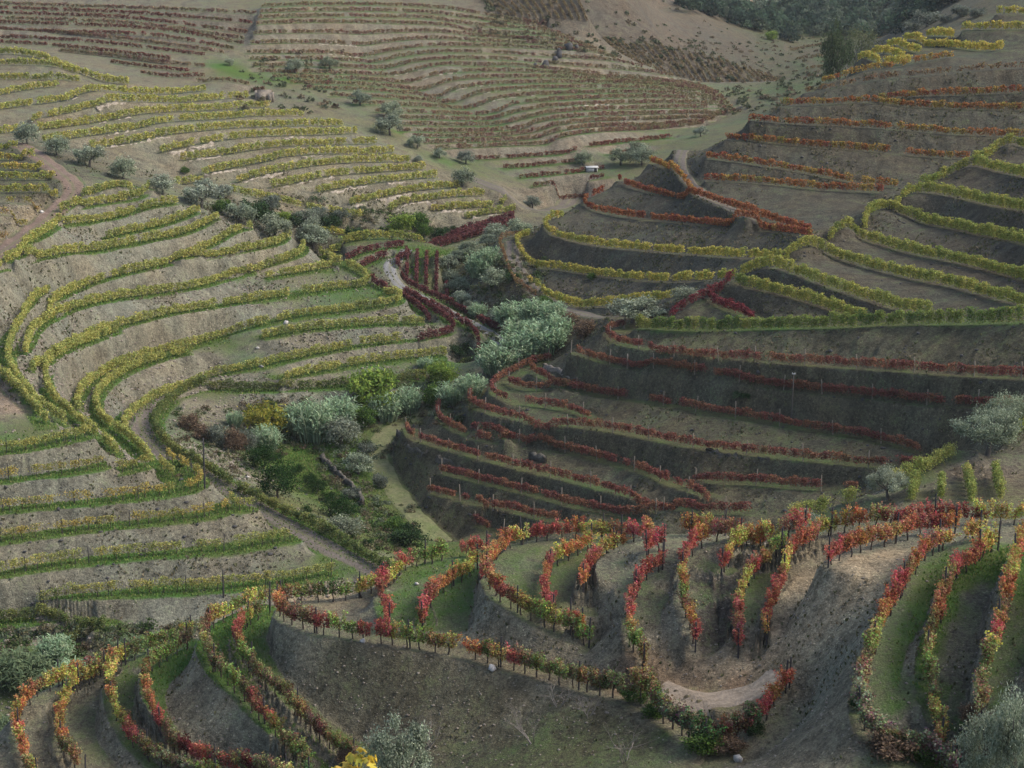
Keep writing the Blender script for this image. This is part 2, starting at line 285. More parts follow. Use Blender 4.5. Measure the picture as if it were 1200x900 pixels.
left('l8', [(92, 478), (91, 462), (100, 447), (120, 434), (150, 420), (187, 408), (225, 400), (262, 389), (300, 377), (350, 366), (400, 360), (450, 353), (469, 348), (466, 341), (450, 340)], None, 'long vine row wrapping the yellow corner above the red rows', r=[-48.1,-48.1,-48.1,-48.1,-48.1,-48.1,-48.1,-47.9,235.5,238,240,241.5,243,245,248])
left('l8b', [(225, 408), (187, 416), (150, 430), (125, 445), (113, 462), (116, 480), (131, 495), (150, 508), (169, 525), (177, 538)], (-48.2, -48.4, -50.3), 'vine row forming the right side of the second grassy loop')
left('l9', [(307, 391), (350, 383), (400, 378), (450, 375), (497, 374)], None, 'vine row with a white boulder above its left end', r=(231,237))
left('l10', [(147, 498), (146, 489), (156, 474), (181, 457), (213, 445), (250, 435), (300, 425), (350, 414), (400, 404), (450, 397), (487, 394)], (-50.6,-50.2,-49,-48.4), 'long vine row on the upper verge of the gravel bend')
left('l11', [(325, 440), (375, 430), (425, 421), (475, 415), (523, 411)], -50.3, 'lowest vine row but one on the left hillside, above the stream trees')
left('l12', [(500, 436), (450, 443), (400, 447), (350, 450), (300, 452), (250, 450), (225, 453), (201, 465), (186, 480), (182, 495), (190, 510), (207, 525), (232, 538), (255, 551), (287, 570), (325, 590), (362, 607), (400, 627), (437, 650), (460, 663)], (-51.6, -51.4, -51.5, -54), 'continuous green vine row along the stream side of the gravel bend', style='lftg', w=1.2)
left('l12r', [(537, 425), (562, 416), (578, 406)], None, 'green vine hump at the tip of the terrace by the road end', style='lftg', r=[232,231,229])
G2 = 'vine rows left of the brown track'
for i, (pts, rr) in enumerate([([(-60, 170), (0, 171), (21, 173)], (284, 284)), ([(-60, 180), (0, 182), (41, 185)], (276, 277)), ([(-60, 191), (0, 193), (51, 196)], (268, 269)), ([(-60, 204), (0, 205), (65, 206)], (261, 262)),
                               ([(-60, 219), (0, 220), (67, 220)], (254, 255)), ([(5, 232), (47, 234)], (248, 250)), ([(0, 246), (32, 250)], (242, 243)), ([(-40, 264), (0, 265), (11, 267)], (234, 235))]):
    o = ('topmost', 'second', 'third', 'fourth', 'fifth', 'sixth', 'seventh', 'lowest and most orange')[i]
    row('la%d' % i, pts, 'yel' if i < 5 else 'lfto', o + ' of the short rows left of the brown track', r=rr, hc=.8, group=G2, grass=.15, w=1.8)
G2 = 'vine rows on the lower left terraces'
def low(key, pts, h, label, **k):
    row(key, pts, k.pop('style', 'low'), label, h=h, hc=.85, group=G2, grass=k.pop('grass', .7), posts=k.pop('posts', 'dark'), w=2.0, **k)
low('ll0', [(-70, 530), (0, 522), (25, 520), (62, 512), (106, 502)], -44.8, 'uppermost row of the lower left terraces, under the bare brown shoulder')
low('ll1', [(-70, 563), (0, 555), (50, 548), (100, 542), (132, 535)], -46.9, 'second row of the lower left terraces, thin yellow leaves', style='lowy')
low('ll1b', [(135, 546), (155, 542), (176, 537)], -47.6, 'three yellow vines on the corner beside the second row', style='lowy', posts=None)
low('ll2', [(-70, 600), (0, 590), (37, 586), (100, 581), (150, 576), (200, 570), (226, 565), (236, 556), (226, 547), (212, 539), (195, 530)], (-48.9, -48.9, -49.3), 'third row of the lower left terraces, bending round a green pocket', style='lowy')
low('ll2b', [(183, 536), (195, 546), (208, 556)], -49.3, 'short row on the left side of the green pocket', posts=None)
low('ll3', [(-70, 634), (0, 625), (37, 620), (100, 612), (150, 607), (200, 601), (250, 595), (268, 588)], -50.5, 'fourth row of the lower left terraces, golden and patchy', style='lowy')
low('ll3b', [(270, 580), (280, 590), (297, 585)], -50.6, 'few vines on the corner beside the gravel track', posts=None)
low('ll4', [(-70, 676), (0, 665), (50, 656), (125, 647), (200, 640), (275, 635), (325, 626), (352, 621)], -52.3, 'fifth row of the lower left terraces, on a green verge')
low('ll5', [(42, 694), (100, 690), (175, 685), (250, 682), (300, 677), (335, 674), (393, 664)], -54.1, 'bottom row of the lower left terraces, above the reed bed')
low('ll6', [(-60, 724), (0, 720), (50, 717), (100, 720), (121, 726)], -55.6, 'dark green row on the small shelf at the left edge', style='lftg', posts=None)
low('ll7', [(60, 750), (87, 743), (117, 737)], -57.0, 'short green row just behind the reed bed', style='lftg', posts=None)

# --- crimson rows by the road
G = 'crimson vine rows along the valley road'
def road_row(key, pts, label, h=None, r=None, **k):
    row(key, pts, 'dkred', label, h=h, r=r, hc=.8, group=G, grass=.5, w=1.3, **k)
road_row('k1', [(480, 297), (468, 306), (465, 315), (475, 327), (500, 340), (525, 352), (550, 365), (575, 379), (602, 391)], 'continuous crimson row on the right side of the road', r=(266,259,254,249,243,236))
road_row('k2', [(472, 339), (487, 347), (512, 362), (526, 372), (533, 380), (526, 386), (500, 392), (490, 394)], 'crimson row looping round the end of a left hillside terrace', r=(249,246,241,237,234,232))
road_row('k3', [(474, 338), (500, 352), (525, 365), (550, 380), (560, 392), (561, 406)], 'crimson row between the road and a strip of bright grass', r=(249.5,244,238,231))
road_row('k4', [(472, 343), (487, 355), (500, 365), (503, 374)], 'short crimson row cutting the corner above the loop', r=(248,240))
road_row('k5', [(435, 326), (450, 334), (464, 342)], 'crimson row below the yellow nose, beside the road bend', r=(254,247))
road_row('k6', [(405, 302), (425, 292), (450, 287), (473, 284)], 'upper of two crimson rows left of the road bend', r=(262,270))
road_row('k7', [(422, 309), (437, 302), (453, 297)], 'lower of two crimson rows left of the road bend', r=(259,264))
row('k8', [(385, 287), (412, 278), (450, 275), (497, 278)], 'ylg', 'yellow-green row crossing above the two crimson rows', r=(268,276), hc=.8, group='yellow-green rows at the gully mouth', grass=.3)
row('k9', [(360, 266), (387, 269), (414, 272)], 'yel', 'yellow row at the gully mouth beside the last olive', r=(274,280), hc=.8, group='yellow-green rows at the gully mouth', grass=.3)
G = 'vine rows on the green plot by the road'
for i, pts in enumerate([[(477, 303), (477, 318)], [(489, 295), (488, 328)], [(500, 293), (499, 334)], [(512, 291), (511, 341)], [(523, 328), (524, 348)]]):
    o = ('leftmost stub', 'second', 'middle', 'fourth and longest', 'rightmost stub')[i]
    row('kp%d' % i, pts, 'dkred', o + ' of the rows standing end-on in the bright green plot', r=(267 - i, 259 - i), hc=.6, group=G, grass=1.0, w=2.6)
G = 'rows of the crimson block at the valley head'
for i in range(6):
    y = i * 3.6
    row('kb%d' % i, [(494 + i * 6, 291 - y), (530 + i * 5, 281 - y), (565 + i * 3, 271 - y * .8), (602, 259 - y * .55)], 'dkred',
        ('first', 'second', 'third', 'fourth', 'fifth', 'last')[i] + ' row from the front of the crimson block behind the green plot', r=(276 + 2.0 * i, 288 + .6 * i), hc=.8, group=G, grass=.2, w=.6)

# --- yellow terraces with broken stone walls, upper left
G = 'yellow vine rows on the stone-walled upper left hill'
UP = [('u1', [(-60, 60), (0, 59), (25, 60), (50, 65), (75, 75), (100, 84), (125, 92), (151, 94)], (372, 338)),
      ('u2', [(-60, 73), (0, 72), (37, 72), (62, 74), (92, 81)], (358, 346)),
      ('u3', [(-60, 90), (0, 89), (37, 89), (70, 89), (94, 93)], (344, 338)),
      ('u4', [(-60, 113), (0, 107), (25, 102), (68, 97)], (322, 336)),
      ('u5', [(-60, 132), (0, 124), (37, 119), (75, 114), (95, 106), (120, 102), (150, 105), (200, 106), (241, 102)], (308, 340)),
      ('u6', [(37, 136), (75, 129), (112, 120), (130, 114), (162, 115), (212, 116), (262, 112), (291, 111)], (306, 335)),
      ('u7', [(-60, 160), (0, 152), (37, 149), (100, 141), (137, 135), (162, 130), (200, 127), (250, 125), (295, 122), (323, 121)], (294, 331)),
      ('u8', [(50, 162), (87, 157), (125, 152), (162, 146), (187, 140), (225, 137), (262, 135), (300, 132), (350, 132), (361, 134)], (294, 326)),
      ('u9', [(105, 170), (137, 165), (162, 161), (187, 155), (237, 149), (287, 145), (325, 144), (362, 143), (401, 144)], (293, 320)),
      ('u10', [(187, 175), (225, 166), (250, 162), (287, 157), (325, 155), (375, 154), (418, 152)], (295, 316)),
      ('u11', [(212, 184), (262, 177), (300, 171), (337, 167), (392, 166), (407, 165), (441, 165)], (294, 311)),
      ('u12', [(237, 200), (275, 192), (312, 185), (337, 179), (387, 176), (437, 176), (461, 174)], (288, 309)),
      ('u13', [(277, 210), (300, 202), (337, 195), (375, 189), (425, 186), (481, 185)], (286, 305)),
      ('u14', [(317, 216), (350, 209), (387, 202), (425, 199), (475, 195), (498, 194)], (285, 304)),
      ('u15', [(370, 221), (412, 214), (450, 209), (490, 205), (513, 204)], (285, 301)),
      ('u16', [(410, 235), (437, 229), (470, 222), (500, 218), (538, 215)], (284, 300)),
      ('u17', [(455, 244), (470, 235), (500, 230), (537, 226), (568, 225)], (287, 298)),
      ('u18', [(505, 244), (537, 240), (575, 237), (593, 235)], (290, 297)),
      ('u19', [(545, 252), (570, 247), (603, 244)], (291, 296))]
ORD = ['topmost', 'second', 'third', 'fourth', 'fifth', 'sixth', 'seventh', 'eighth', 'ninth', 'tenth', 'eleventh', 'twelfth', 'thirteenth', 'fourteenth', 'fifteenth', 'sixteenth',
       'seventeenth', 'eighteenth', 'lowest', 'twentieth', 'twenty-first', 'twenty-second', 'twenty-third', 'twenty-fourth', 'twenty-fifth', 'twenty-sixth', 'twenty-seventh', 'twenty-eighth']
for i, (k, pts, rr) in enumerate(UP):
    row(k, pts, 'upy', ORD[i] + ' row down the yellow hill with broken stone walls, upper left', r=rr, hc=.75, group=G, grass=.15, w=2.3, bank='pale')
row('ub1', [(204, 213), (220, 211), (238, 208)], 'upy', 'short row beside the round green bush at the gully edge', r=(284, 286), hc=.75, group=G, grass=.2, w=1.0)
row('ub2', [(270, 220), (290, 225), (312, 229), (340, 236), (362, 240), (395, 247), (426, 251)], 'upy', 'yellow row along the gully bottom behind the olives', r=(276, 282), hc=.75, group=G, grass=.2, w=1.0)

# --- far hillside: traced contour lines with the rows between them
G = 'faded vine rows on the far hillside'
FM = [([(306, 6), (360, 4), (450, 4), (520, 8), (570, 16), (612, 24), (640, 31)], (400, 420, 424)),
      ([(300, 26), (360, 24), (450, 25), (520, 28), (560, 36), (647, 40), (690, 52)], (387, 405, 412)),
      ([(290, 60), (380, 60), (420, 64), (460, 57), (500, 52), (560, 52), (620, 54), (690, 58), (722, 67)], (374, 394, 406)),
      ([(300, 82), (400, 84), (455, 86), (487, 80), (515, 74), (560, 75), (600, 75), (640, 79), (710, 86), (772, 92), (822, 98)], (362, 382, 405)),
      ([(360, 101), (430, 104), (480, 108), (512, 112), (528, 104), (560, 98), (620, 95), (700, 95), (780, 99), (842, 107)], (349, 371, 399)),
      ([(440, 128), (500, 130), (550, 132), (582, 129), (602, 120), (640, 116), (700, 113), (780, 112), (852, 117)], (337, 358, 394)),
      ([(470, 151), (540, 152), (590, 150), (614, 148), (632, 140), (680, 134), (740, 132), (800, 130), (862, 128)], (328, 347, 388)),
      ([(510, 172), (600, 168), (640, 166), (658, 158), (700, 152), (760, 150), (825, 146)], (322, 338, 378))]
def blend(a, b, u):
    A, B = dense(a), dense(b)
    fa, _ = frac(A); fb, _ = frac(B)
    s = np.linspace(0, 1, 14)
    pa = np.stack([np.interp(s, fa, A[:, k]) for k in (0, 1)], -1)
    pb = np.stack([np.interp(s, fb, B[:, k]) for k in (0, 1)], -1)
    return [tuple(x) for x in pa * (1 - u) + pb * u]
nf = 0
ORD += ['twenty-ninth', 'thirtieth', 'thirty-first', 'thirty-second']
for i in range(len(FM)):
    for j in range(3):
        if i == len(FM) - 1 and j:
            break
        if j == 0:
            pts, rr = FM[i]
        else:
            pts = blend(FM[i][0], FM[i + 1][0], j / 3.0)
            rr = tuple(np.array(FM[i][1]) * (1 - j / 3.0) + np.array(FM[i + 1][1]) * j / 3.0)
        row('f%d' % nf, pts, 'far', 'faded red and yellow row on the far hillside, ' + ORD[nf].replace('lowest', 'nineteenth') + ' from its top', r=rr, hc=.55, group=G, grass=.36, w=.9)
        nf += 1
for i, (pts, rr) in enumerate([([(540, 184), (590, 182), (650, 178), (676, 173)], (322, 332)), ([(590, 194), (640, 190), (690, 184)], (319, 330)), ([(608, 205), (655, 201), (708, 194)], (314, 326)), ([(625, 215), (680, 208), (716, 203)], (309, 318)),
                               ([(690, 168), (735, 163), (790, 158)], (336, 358)), ([(715, 178), (760, 173)], (333, 345))]):
    o = ('upper left', 'second left', 'third left', 'lowest left', 'upper right', 'lower right')[i]
    row('fb%d' % i, pts, 'farr', 'red row at the far hillside foot near the white shed, ' + o + ' one', r=rr, hc=.7, group=G, grass=.4, w=1.5)
FL = [([(-60, 0), (0, 3), (150, 8), (300, 14)], (436, 398)), ([(-60, 5), (0, 8), (150, 14), (295, 25)], (430, 394)), ([(-60, 11), (0, 14), (150, 20), (290, 37)], (424, 390)), ([(-60, 17), (0, 20), (150, 26), (286, 44)], (418, 385)),
      ([(-60, 22), (0, 25), (100, 28), (200, 35), (285, 50)], (412, 381)), ([(-60, 29), (0, 31), (80, 34), (180, 40), (275, 56)], (406, 376)), ([(0, 36), (60, 39), (150, 45), (262, 60)], (402, 373)), ([(0, 42), (50, 44), (130, 50), (240, 63)], (396, 370)),
      ([(0, 48), (40, 50), (110, 56), (200, 66)], (390, 366)), ([(70, 58), (120, 63), (190, 72), (240, 76)], (380, 360)), ([(130, 71), (175, 77), (222, 82)], (366, 357)), ([(165, 84), (200, 88), (240, 87)], (356, 353)), ([(230, 94), (262, 92), (292, 97)], (350, 346)), ([(290, 106), (312, 103)], (343, 342))]
for i, (pts, rr) in enumerate(FL):
    row('fl%d' % i, pts, 'farr' if i % 3 else 'far', ORD[i].replace('topmost', 'first') + ' reddish row down from the top left corner of the view', r=rr, hc=.55, group='reddish vine rows at the top left', grass=.22, w=.9)
for i, (pts, rr) in enumerate([([(926, 58), (950, 53), (986, 47)], (640, 690)), ([(930, 68), (960, 64), (986, 60)], (590, 612)), ([(945, 78), (975, 75)], (558, 572)), ([(1018, 46), (1062, 43)], (700, 706))]):
    row('fd%d' % i, pts, 'fard', ('upper', 'middle', 'lower', 'right-hand')[i] + ' brown row on the distant terraces below the forest', r=rr, hc=.7, group='brown rows on the distant terraces', grass=.2, w=1.5)
for i in range(13):
    u = i / 12
    row('fw%d' % i, [(566 + 108 * u, -6), (576 + 106 * u, 5 + 3 * u), (588 + 100 * u, 14 + 9 * u)], 'fard', 'brown row planted straight down the top edge of the far hill, ' + ORD[i].replace('topmost', 'first') + ' from its left', r=(434, 424), hc=.6, group='rows planted straight down at the top edge', grass=.1, w=.5)
# vines planted straight up the far shoulder
G = 'vine rows planted straight up the far shoulder'
TA, TB = [(668, 42), (730, 46), (800, 55), (860, 72), (905, 90)], [(715, 64), (770, 82), (825, 96), (880, 96), (925, 96)]
NV = 26
for i in range(NV):
    u = i / (NV - 1)
    A, B = dense(TA), dense(TB)
    fa, _ = frac(A); fb, _ = frac(B)
    pa = [float(np.interp(u, fa, A[:, k])) for k in (0, 1)]
    pb = [float(np.interp(u, fb, B[:, k])) for k in (0, 1)]
    row('fv%d' % i, [tuple(pa), ((pa[0] + pb[0]) / 2, (pa[1] + pb[1]) / 2), tuple(pb)], 'fard', 'brownish vine row running straight up the far shoulder, ' + ORD[i].replace('topmost', 'first').replace('lowest', 'nineteenth') + ' from its left', r=(444 + 14 * u, 430 + 18 * u), hc=.6, group=G, grass=.1, w=.5)
# ------------------------------------------------------------------ the ground: one height field on a polar grid round the valley
TH0, TH1, NT = math.radians(-21.5), math.radians(21.5), 1120
RKN = np.array([0.0, 60, 1330, 1450])                      # grid row -> distance
RVAL = np.log(np.array([11.0, 55.0, 470.0, 1500.0]))
NR = 1451
rr_grid = np.exp(np.interp(np.arange(NR), RKN, RVAL))
th_grid = np.linspace(TH0, TH1, NT)

def to_grid(x, y):
    r = np.hypot(x, y); th = np.arctan2(x, y)
    return np.interp(np.log(np.maximum(r, 1)), RVAL, RKN), (th - TH0) / (TH1 - TH0) * (NT - 1)

class Field:
    def __init__(self):
        self.s = np.zeros((NR, NT)); self.n = np.zeros((NR, NT))
    def add(self, x, y, v, wgt=1.0):
        i, j = to_grid(np.asarray(x), np.asarray(y))
        i = np.rint(i).astype(int); j = np.rint(j).astype(int)
        ok = (i >= 0) & (i < NR) & (j >= 0) & (j < NT)
        v = np.broadcast_to(np.asarray(v, float), i.shape)
        np.add.at(self.s, (i[ok], j[ok]), v[ok] * wgt); np.add.at(self.n, (i[ok], j[ok]), wgt)

def smooth_solve(s, n, iters=(60, 60, 80, 120, 200, 400, 600, 800), lev=0, aniso=6.0, soft=None):
    mask = n > 0
    if soft is not None and lev >= 3:                       # single sighted points only steer the broad shape
        k = (~mask) & (soft[1] > 0)
        s = np.where(k, soft[0], s); n = np.where(k, soft[1], n); mask = n > 0
    val = np.where(mask, s / np.maximum(n, 1e-9), 0)
    H, W = s.shape
    if min(H, W) <= 6 or (H * W) < 200:
        z = np.full((H, W), val[mask].mean() if mask.any() else 0.0)
        z[mask] = val[mask]
    else:
        fy = 1 if aniso > 2.5 else 2                        # coarsen across first: cells there are narrower
        Hp, Wp = -(-H // fy) * fy, -(-W // 2) * 2
        S = np.zeros((Hp, Wp)); N = np.zeros((Hp, Wp))
        S[:H, :W] = np.where(mask, val, 0); N[:H, :W] = mask
        S = S.reshape(Hp // fy, fy, Wp // 2, 2).sum((1, 3)); N = N.reshape(Hp // fy, fy, Wp // 2, 2).sum((1, 3))
        sf = None
        if soft is not None:
            A = np.zeros((Hp, Wp)); B = np.zeros((Hp, Wp)); A[:H, :W] = soft[0]; B[:H, :W] = soft[1]
            sf = (A.reshape(Hp // fy, fy, Wp // 2, 2).sum((1, 3)), B.reshape(Hp // fy, fy, Wp // 2, 2).sum((1, 3)))
        zc = smooth_solve(S, N, iters, lev + 1, aniso / 4 if fy == 1 else aniso, sf)
        yi = (np.arange(H) + 0.5) / fy - 0.5; xi = (np.arange(W) + 0.5) / 2 - 0.5
        yi = np.clip(yi, 0, zc.shape[0] - 1); xi = np.clip(xi, 0, zc.shape[1] - 1)
        y0 = np.minimum(yi.astype(int), max(zc.shape[0] - 2, 0)); x0 = np.minimum(xi.astype(int), max(zc.shape[1] - 2, 0))
        fyy = (yi - y0)[:, None]; fxx = (xi - x0)[None]
        y1 = np.minimum(y0 + 1, zc.shape[0] - 1); x1 = np.minimum(x0 + 1, zc.shape[1] - 1)
        z = (zc[y0][:, x0] * (1 - fxx) + zc[y0][:, x1] * fxx) * (1 - fyy) + (zc[y1][:, x0] * (1 - fxx) + zc[y1][:, x1] * fxx) * fyy
        z[mask] = val[mask]
    wt, wr = aniso / (2 * aniso + 2), 1 / (2 * aniso + 2)
    for _ in range(iters[min(lev, len(iters) - 1)]):
        p = np.pad(z, 1, mode='edge')
        z = wt * (p[1:-1, :-2] + p[1:-1, 2:]) + wr * (p[:-2, 1:-1] + p[2:, 1:-1])
        z[mask] = val[mask]
    return z

def bil(A, x, y):
    i, j = to_grid(np.asarray(x, float), np.asarray(y, float))
    i = np.clip(i, 0, NR - 1.001); j = np.clip(j, 0, NT - 1.001)
    i0 = i.astype(int); j0 = j.astype(int); a = i - i0; b = j - j0
    return (A[i0, j0] * (1 - b) + A[i0, j0 + 1] * b) * (1 - a) + (A[i0 + 1, j0] * (1 - b) + A[i0 + 1, j0 + 1] * b) * a

def vnoise(x, y, seed):
    xi = np.floor(x).astype(np.int64); yi = np.floor(y).astype(np.int64)
    fx = x - xi; fy = y - yi
    fx = fx * fx * (3 - 2 * fx); fy = fy * fy * (3 - 2 * fy)
    def h(a, b):
        n = (a * 374761393 + b * 668265263 + seed * 1442695041) & 0xFFFFFFFF
        n = ((n ^ (n >> 13)) * 1274126177) & 0xFFFFFFFF
        return ((n ^ (n >> 16)) & 0xFFFF) / 32767.5 - 1.0
    return (h(xi, yi) * (1 - fx) + h(xi + 1, yi) * fx) * (1 - fy) + (h(xi, yi + 1) * (1 - fx) + h(xi + 1, yi + 1) * fx) * fy

# control points: (photo x, photo y, distance) that can be seen, and (photo x, distance, level) that lie behind ridges
SEEN = [(300, 500, 214), (330, 505, 214), (380, 540, 207), (350, 580, 193), (325, 575, 193), (430, 630, 178), (405, 610, 184), (370, 555, 202), (420, 545, 204), (345, 545, 203), (250, 490, 214), (270, 520, 206), (300, 545, 201),
        (400, 500, 217), (440, 480, 222), (480, 470, 224), (520, 455, 226), (550, 440, 229), (600, 410, 238), (640, 385, 246), (600, 368, 250), (565, 340, 262), (545, 310, 268), (600, 350, 256), (575, 325, 266), (560, 290, 274),
        (700, 200, 340), (660, 215, 322), (640, 240, 303), (600, 250, 297), (620, 225, 312), (720, 195, 345), (560, 260, 291), (500, 265, 288), (450, 262, 285), (440, 290, 268),
        (650, 3, 440), (720, 10, 446), (800, 28, 452), (860, 50, 456), (900, 72, 452), (935, 93, 446), (560, 5, 425), (600, 15, 420), (450, 5, 412), (330, 5, 410), (930, 115, 440), (870, 110, 412),
        (300, 70, 366), (310, 95, 350), (330, 118, 338), (420, 115, 338), (440, 140, 327), (480, 160, 321), (520, 185, 316), (560, 200, 312), (590, 215, 310), (510, 200, 309),
        (850, 4, 930), (900, 20, 860), (960, 42, 740), (1000, 48, 690), (1050, 60, 640), (950, 70, 600), (985, 82, 420), (1010, 76, 430), (930, 90, 520),
        (0, 468, 178), (30, 482, 176), (40, 495, 173), (-40, 470, 180), (0, 380, 186), (-30, 350, 190), (5, 345, 196),
        (240, 478, 210), (210, 500, 201), (230, 520, 193), (300, 480, 216), (350, 470, 220), (420, 462, 224),
        (60, 705, 150), (60, 735, 150.5), (140, 715, 152), (100, 762, 148), (30, 770, 146), (200, 735, 152), (160, 745, 150),
        (1150, 540, 139), (1120, 560, 135), (1180, 530, 143), (1190, 560, 135), (1080, 570, 133), (1040, 583, 132), (1157, 534, 140), (1090, 555, 137.5),
        (1050, 648, 93.8), (1010, 680, 92.3), (960, 735, 90), (920, 765, 89.8), (880, 785, 89.5), (1030, 660, 92.9), (980, 660, 94), (930, 700, 93),
        (1045, 676, 91.6), (1010, 712, 90), (985, 742, 88.7), (960, 765, 88.1), (935, 783, 87.5), (960, 800, 84.7), (985, 815, 82.2), (900, 885, 81.8), (940, 890, 79.2), (950, 850, 81), (990, 870, 78),
        (830, 893, 83.8), (760, 880, 88.6), (700, 893, 89.3), (560, 893, 92.4), (560, 820, 95.4), (500, 850, 94.5), (430, 850, 95), (600, 870, 92), (680, 850, 91.5), (430, 895, 93.3)]
SEEN_H = [([(782, 815), (800, 822), (840, 826), (880, 820), (905, 803)], (-39.0, -38.75, -37.4)), ([(400, 706), (440, 712), (370, 700)], -40.0),
          ([(720, 690), (722, 715), (730, 750)], (-36.2, -38.4)), ([(835, 670), (838, 700), (842, 745)], (-34.8, -37.6))]
HID = [(-60, 112, -52), (0, 114, -53), (60, 120, -53.5), (122, 122, -53.5), (225, 124, -53), (330, 124, -51.5), (440, 123, -50), (505, 125, -49.5), (570, 127, -49), (620, 122, -46), (700, 119, -44.5), (800, 118, -43), (860, 117, -42), (927, 114, -40), (1000, 113, -39), (1085, 112, -38.2), (1200, 110, -37.5), (1290, 109, -36),
       (-60, 133, -59), (0, 134, -59.5), (122, 137, -60), (225, 140, -60.5), (330, 142, -60.5), (440, 148, -60.5), (505, 152, -60.5), (570, 155, -60), (640, 152, -58.5), (720, 148, -57), (800, 145, -55.5), (860, 143, -53), (900, 140, -48),
       (900, 150, -56), (950, 149, -55), (1050, 151, -52), (1130, 153, -49.5), (1200, 154, -45), (1290, 151, -43.5), (850, 152, -57),
       (730, 306, -38.5), (800, 312, -37), (860, 312, -34), (900, 312, -30), (960, 320, -29), (1000, 340, -27), (1040, 365, -25), (1080, 385, -21), (1130, 395, -14), (1180, 410, -6), (1290, 410, -2), (700, 294, -40.5), (760, 308, -38.5), (660, 284, -41.5),
       (1040, 249, -31.5), (1075, 255, -29.8), (1100, 261, -28.6), (1200, 267, -25.4), (1290, 262, -25.4),
       (800, 540, -26), (860, 540, -28), (900, 540, -30), (950, 530, -30), (780, 640, -10), (900, 640, -22), (700, 520, 8), (600, 520, 10), (400, 500, 10), (200, 520, 12), (0, 540, 12), (-100, 540, 14), (700, 700, 30), (400, 700, 40), (100, 700, 40), (-150, 700, 40),
       (1100, 600, 0), (1200, 600, 8), (1300, 600, 12), (1000, 760, -13), (1100, 900, 25), (1250, 900, 40), (850, 1000, -4), (900, 1050, 8), (950, 1050, 14), (800, 1000, 10), (1000, 1050, 20), (600, 1000, 45), (300, 1000, 45), (0, 1000, 45), (1250, 1150, 50),
       (300, 85, -47.5), (0, 82, -46.5), (-60, 82, -46), (450, 78, -42.5), (600, 76, -41.5), (700, 74, -40.5), (800, 71, -39.5), (880, 68, -37.5), (950, 63, -34.0), (1000, 58, -30.8), (1060, 55, -30.2), (1130, 52, -29.8), (1200, 50, -29.2), (1290, 48, -28),
       (1100, 62, -30.6), (1180, 60, -30.0), (1250, 60, -29.6)]
for x in range(-160, 981, 40):
    HID += [(x, 56, -30.2), (x, 62, -33.5)] + ([(x, 70, -38.5)] if x < 850 else [])
for x in range(-160, 1361, 40):
    HID += [(x, 42, -22.5), (x, 30, -15.6), (x, 20, -11.0), (x, 12, -7.0), (x, 50, -26.8), (x, 1350, 62 + 8 * math.sin(x * .01)), (x, 1500, 70)]

# tracks: (name, label, photo pixels, spec, half width, material)
TRACKS = [('valley_road', [(477, 293), (460, 306), (457, 317), (468, 334), (486, 345), (510, 357), (535, 370), (555, 380), (572, 389), (588, 401), (598, 411)], dict(r=(268,257,252,247,243,238,230)), 1.15, 'road'),
          ('gravel_track', [(255, 441), (235, 445), (200, 460), (176, 473), (164, 490), (170, 512), (187, 528), (210, 542), (250, 562), (275, 578), (312, 602), (350, 623), (387, 644), (425, 662), (450, 675)], dict(h=(-50.9, -51.3, -51.6, -53, -54.2)), 1.5, 'gravel'),
          ('brown_track', [(18, 168), (37, 178), (55, 191), (75, 206), (86, 217), (83, 230), (70, 243), (50, 261), (27, 278), (5, 293), (-40, 322), (-70, 345)], dict(r=(288, 262, 246, 224, 208)), 1.9, 'brown'),
          ('climbing_track', [(800, 176), (796, 191), (803, 207), (817, 222), (842, 238), (868, 248), (888, 255)], dict(r=(286,268,256,246,234)), 1.2, 'gravel'),
          ('hill_track', [(601, 282), (602, 304), (614, 325), (632, 345), (652, 358), (678, 366), (702, 372), (728, 371)], dict(r=[262,255,249,242,234,226,219,214]), 1.3, 'gravel'),
          ('dirt_track', [(545, 206), (570, 216), (595, 227), (610, 241), (633, 247), (655, 243), (680, 236)], dict(r=(307, 299, 298, 318)), 1.6, 'gravel'),
          ('stream_path', [(505, 478), (485, 490), (467, 498), (449, 511), (442, 532), (454, 560), (474, 590), (500, 618), (520, 636)], dict(r=(214, 211, 203, 193, 182, 176)), 1.5, 'grassy'),
          ('earth_pad', [(768, 805), (798, 815), (833, 821), (868, 816), (898, 803), (914, 792)], dict(h=(-39.0,-38.8,-38.4,-37.3)), 1.25, 'pad'),
          ('shoulder_track', [(800, 97), (850, 97), (900, 96), (940, 94)], dict(r=(424, 438)), 1.5, 'gravel')]

for R in ROWS:
    R['P'] = lift(R['pts'], R['h'], R['r'], R['hc'])
for i, T in enumerate(TRACKS):
    TRACKS[i] = T + (lift(T[1], T[2].get('h'), T[2].get('r'), 0.0),)

SOFT = Field()
for x, y, r in SEEN:
    P = at_r(x, y, r)
    SOFT.add([P[0]], [P[1]], [P[2] - CAM_Z])
SOFT = (SOFT.s, SOFT.n)
def base_field():
    f = Field()
    for pts, h in SEEN_H:
        p = dense(pts); P = at_h(p[:, 0], p[:, 1], np.interp(frac(p)[0], np.linspace(0, 1, len(np.atleast_1d(h))), np.atleast_1d(h)))
        f.add(P[:, 0], P[:, 1], P[:, 2] - CAM_Z)
    for x, r, z in HID:
        a = az_px(x); o = np.linspace(-.012, .012, 15)
        f.add(r * np.sin(a + o), r * np.cos(a + o), np.full(15, z))
    return f

def normals_of(P):
    d = np.gradient(P[:, :2], axis=0)
    d /= np.maximum(np.linalg.norm(d, axis=1, keepdims=True), 1e-9)
    return np.stack([-d[:, 1], d[:, 0]], -1)

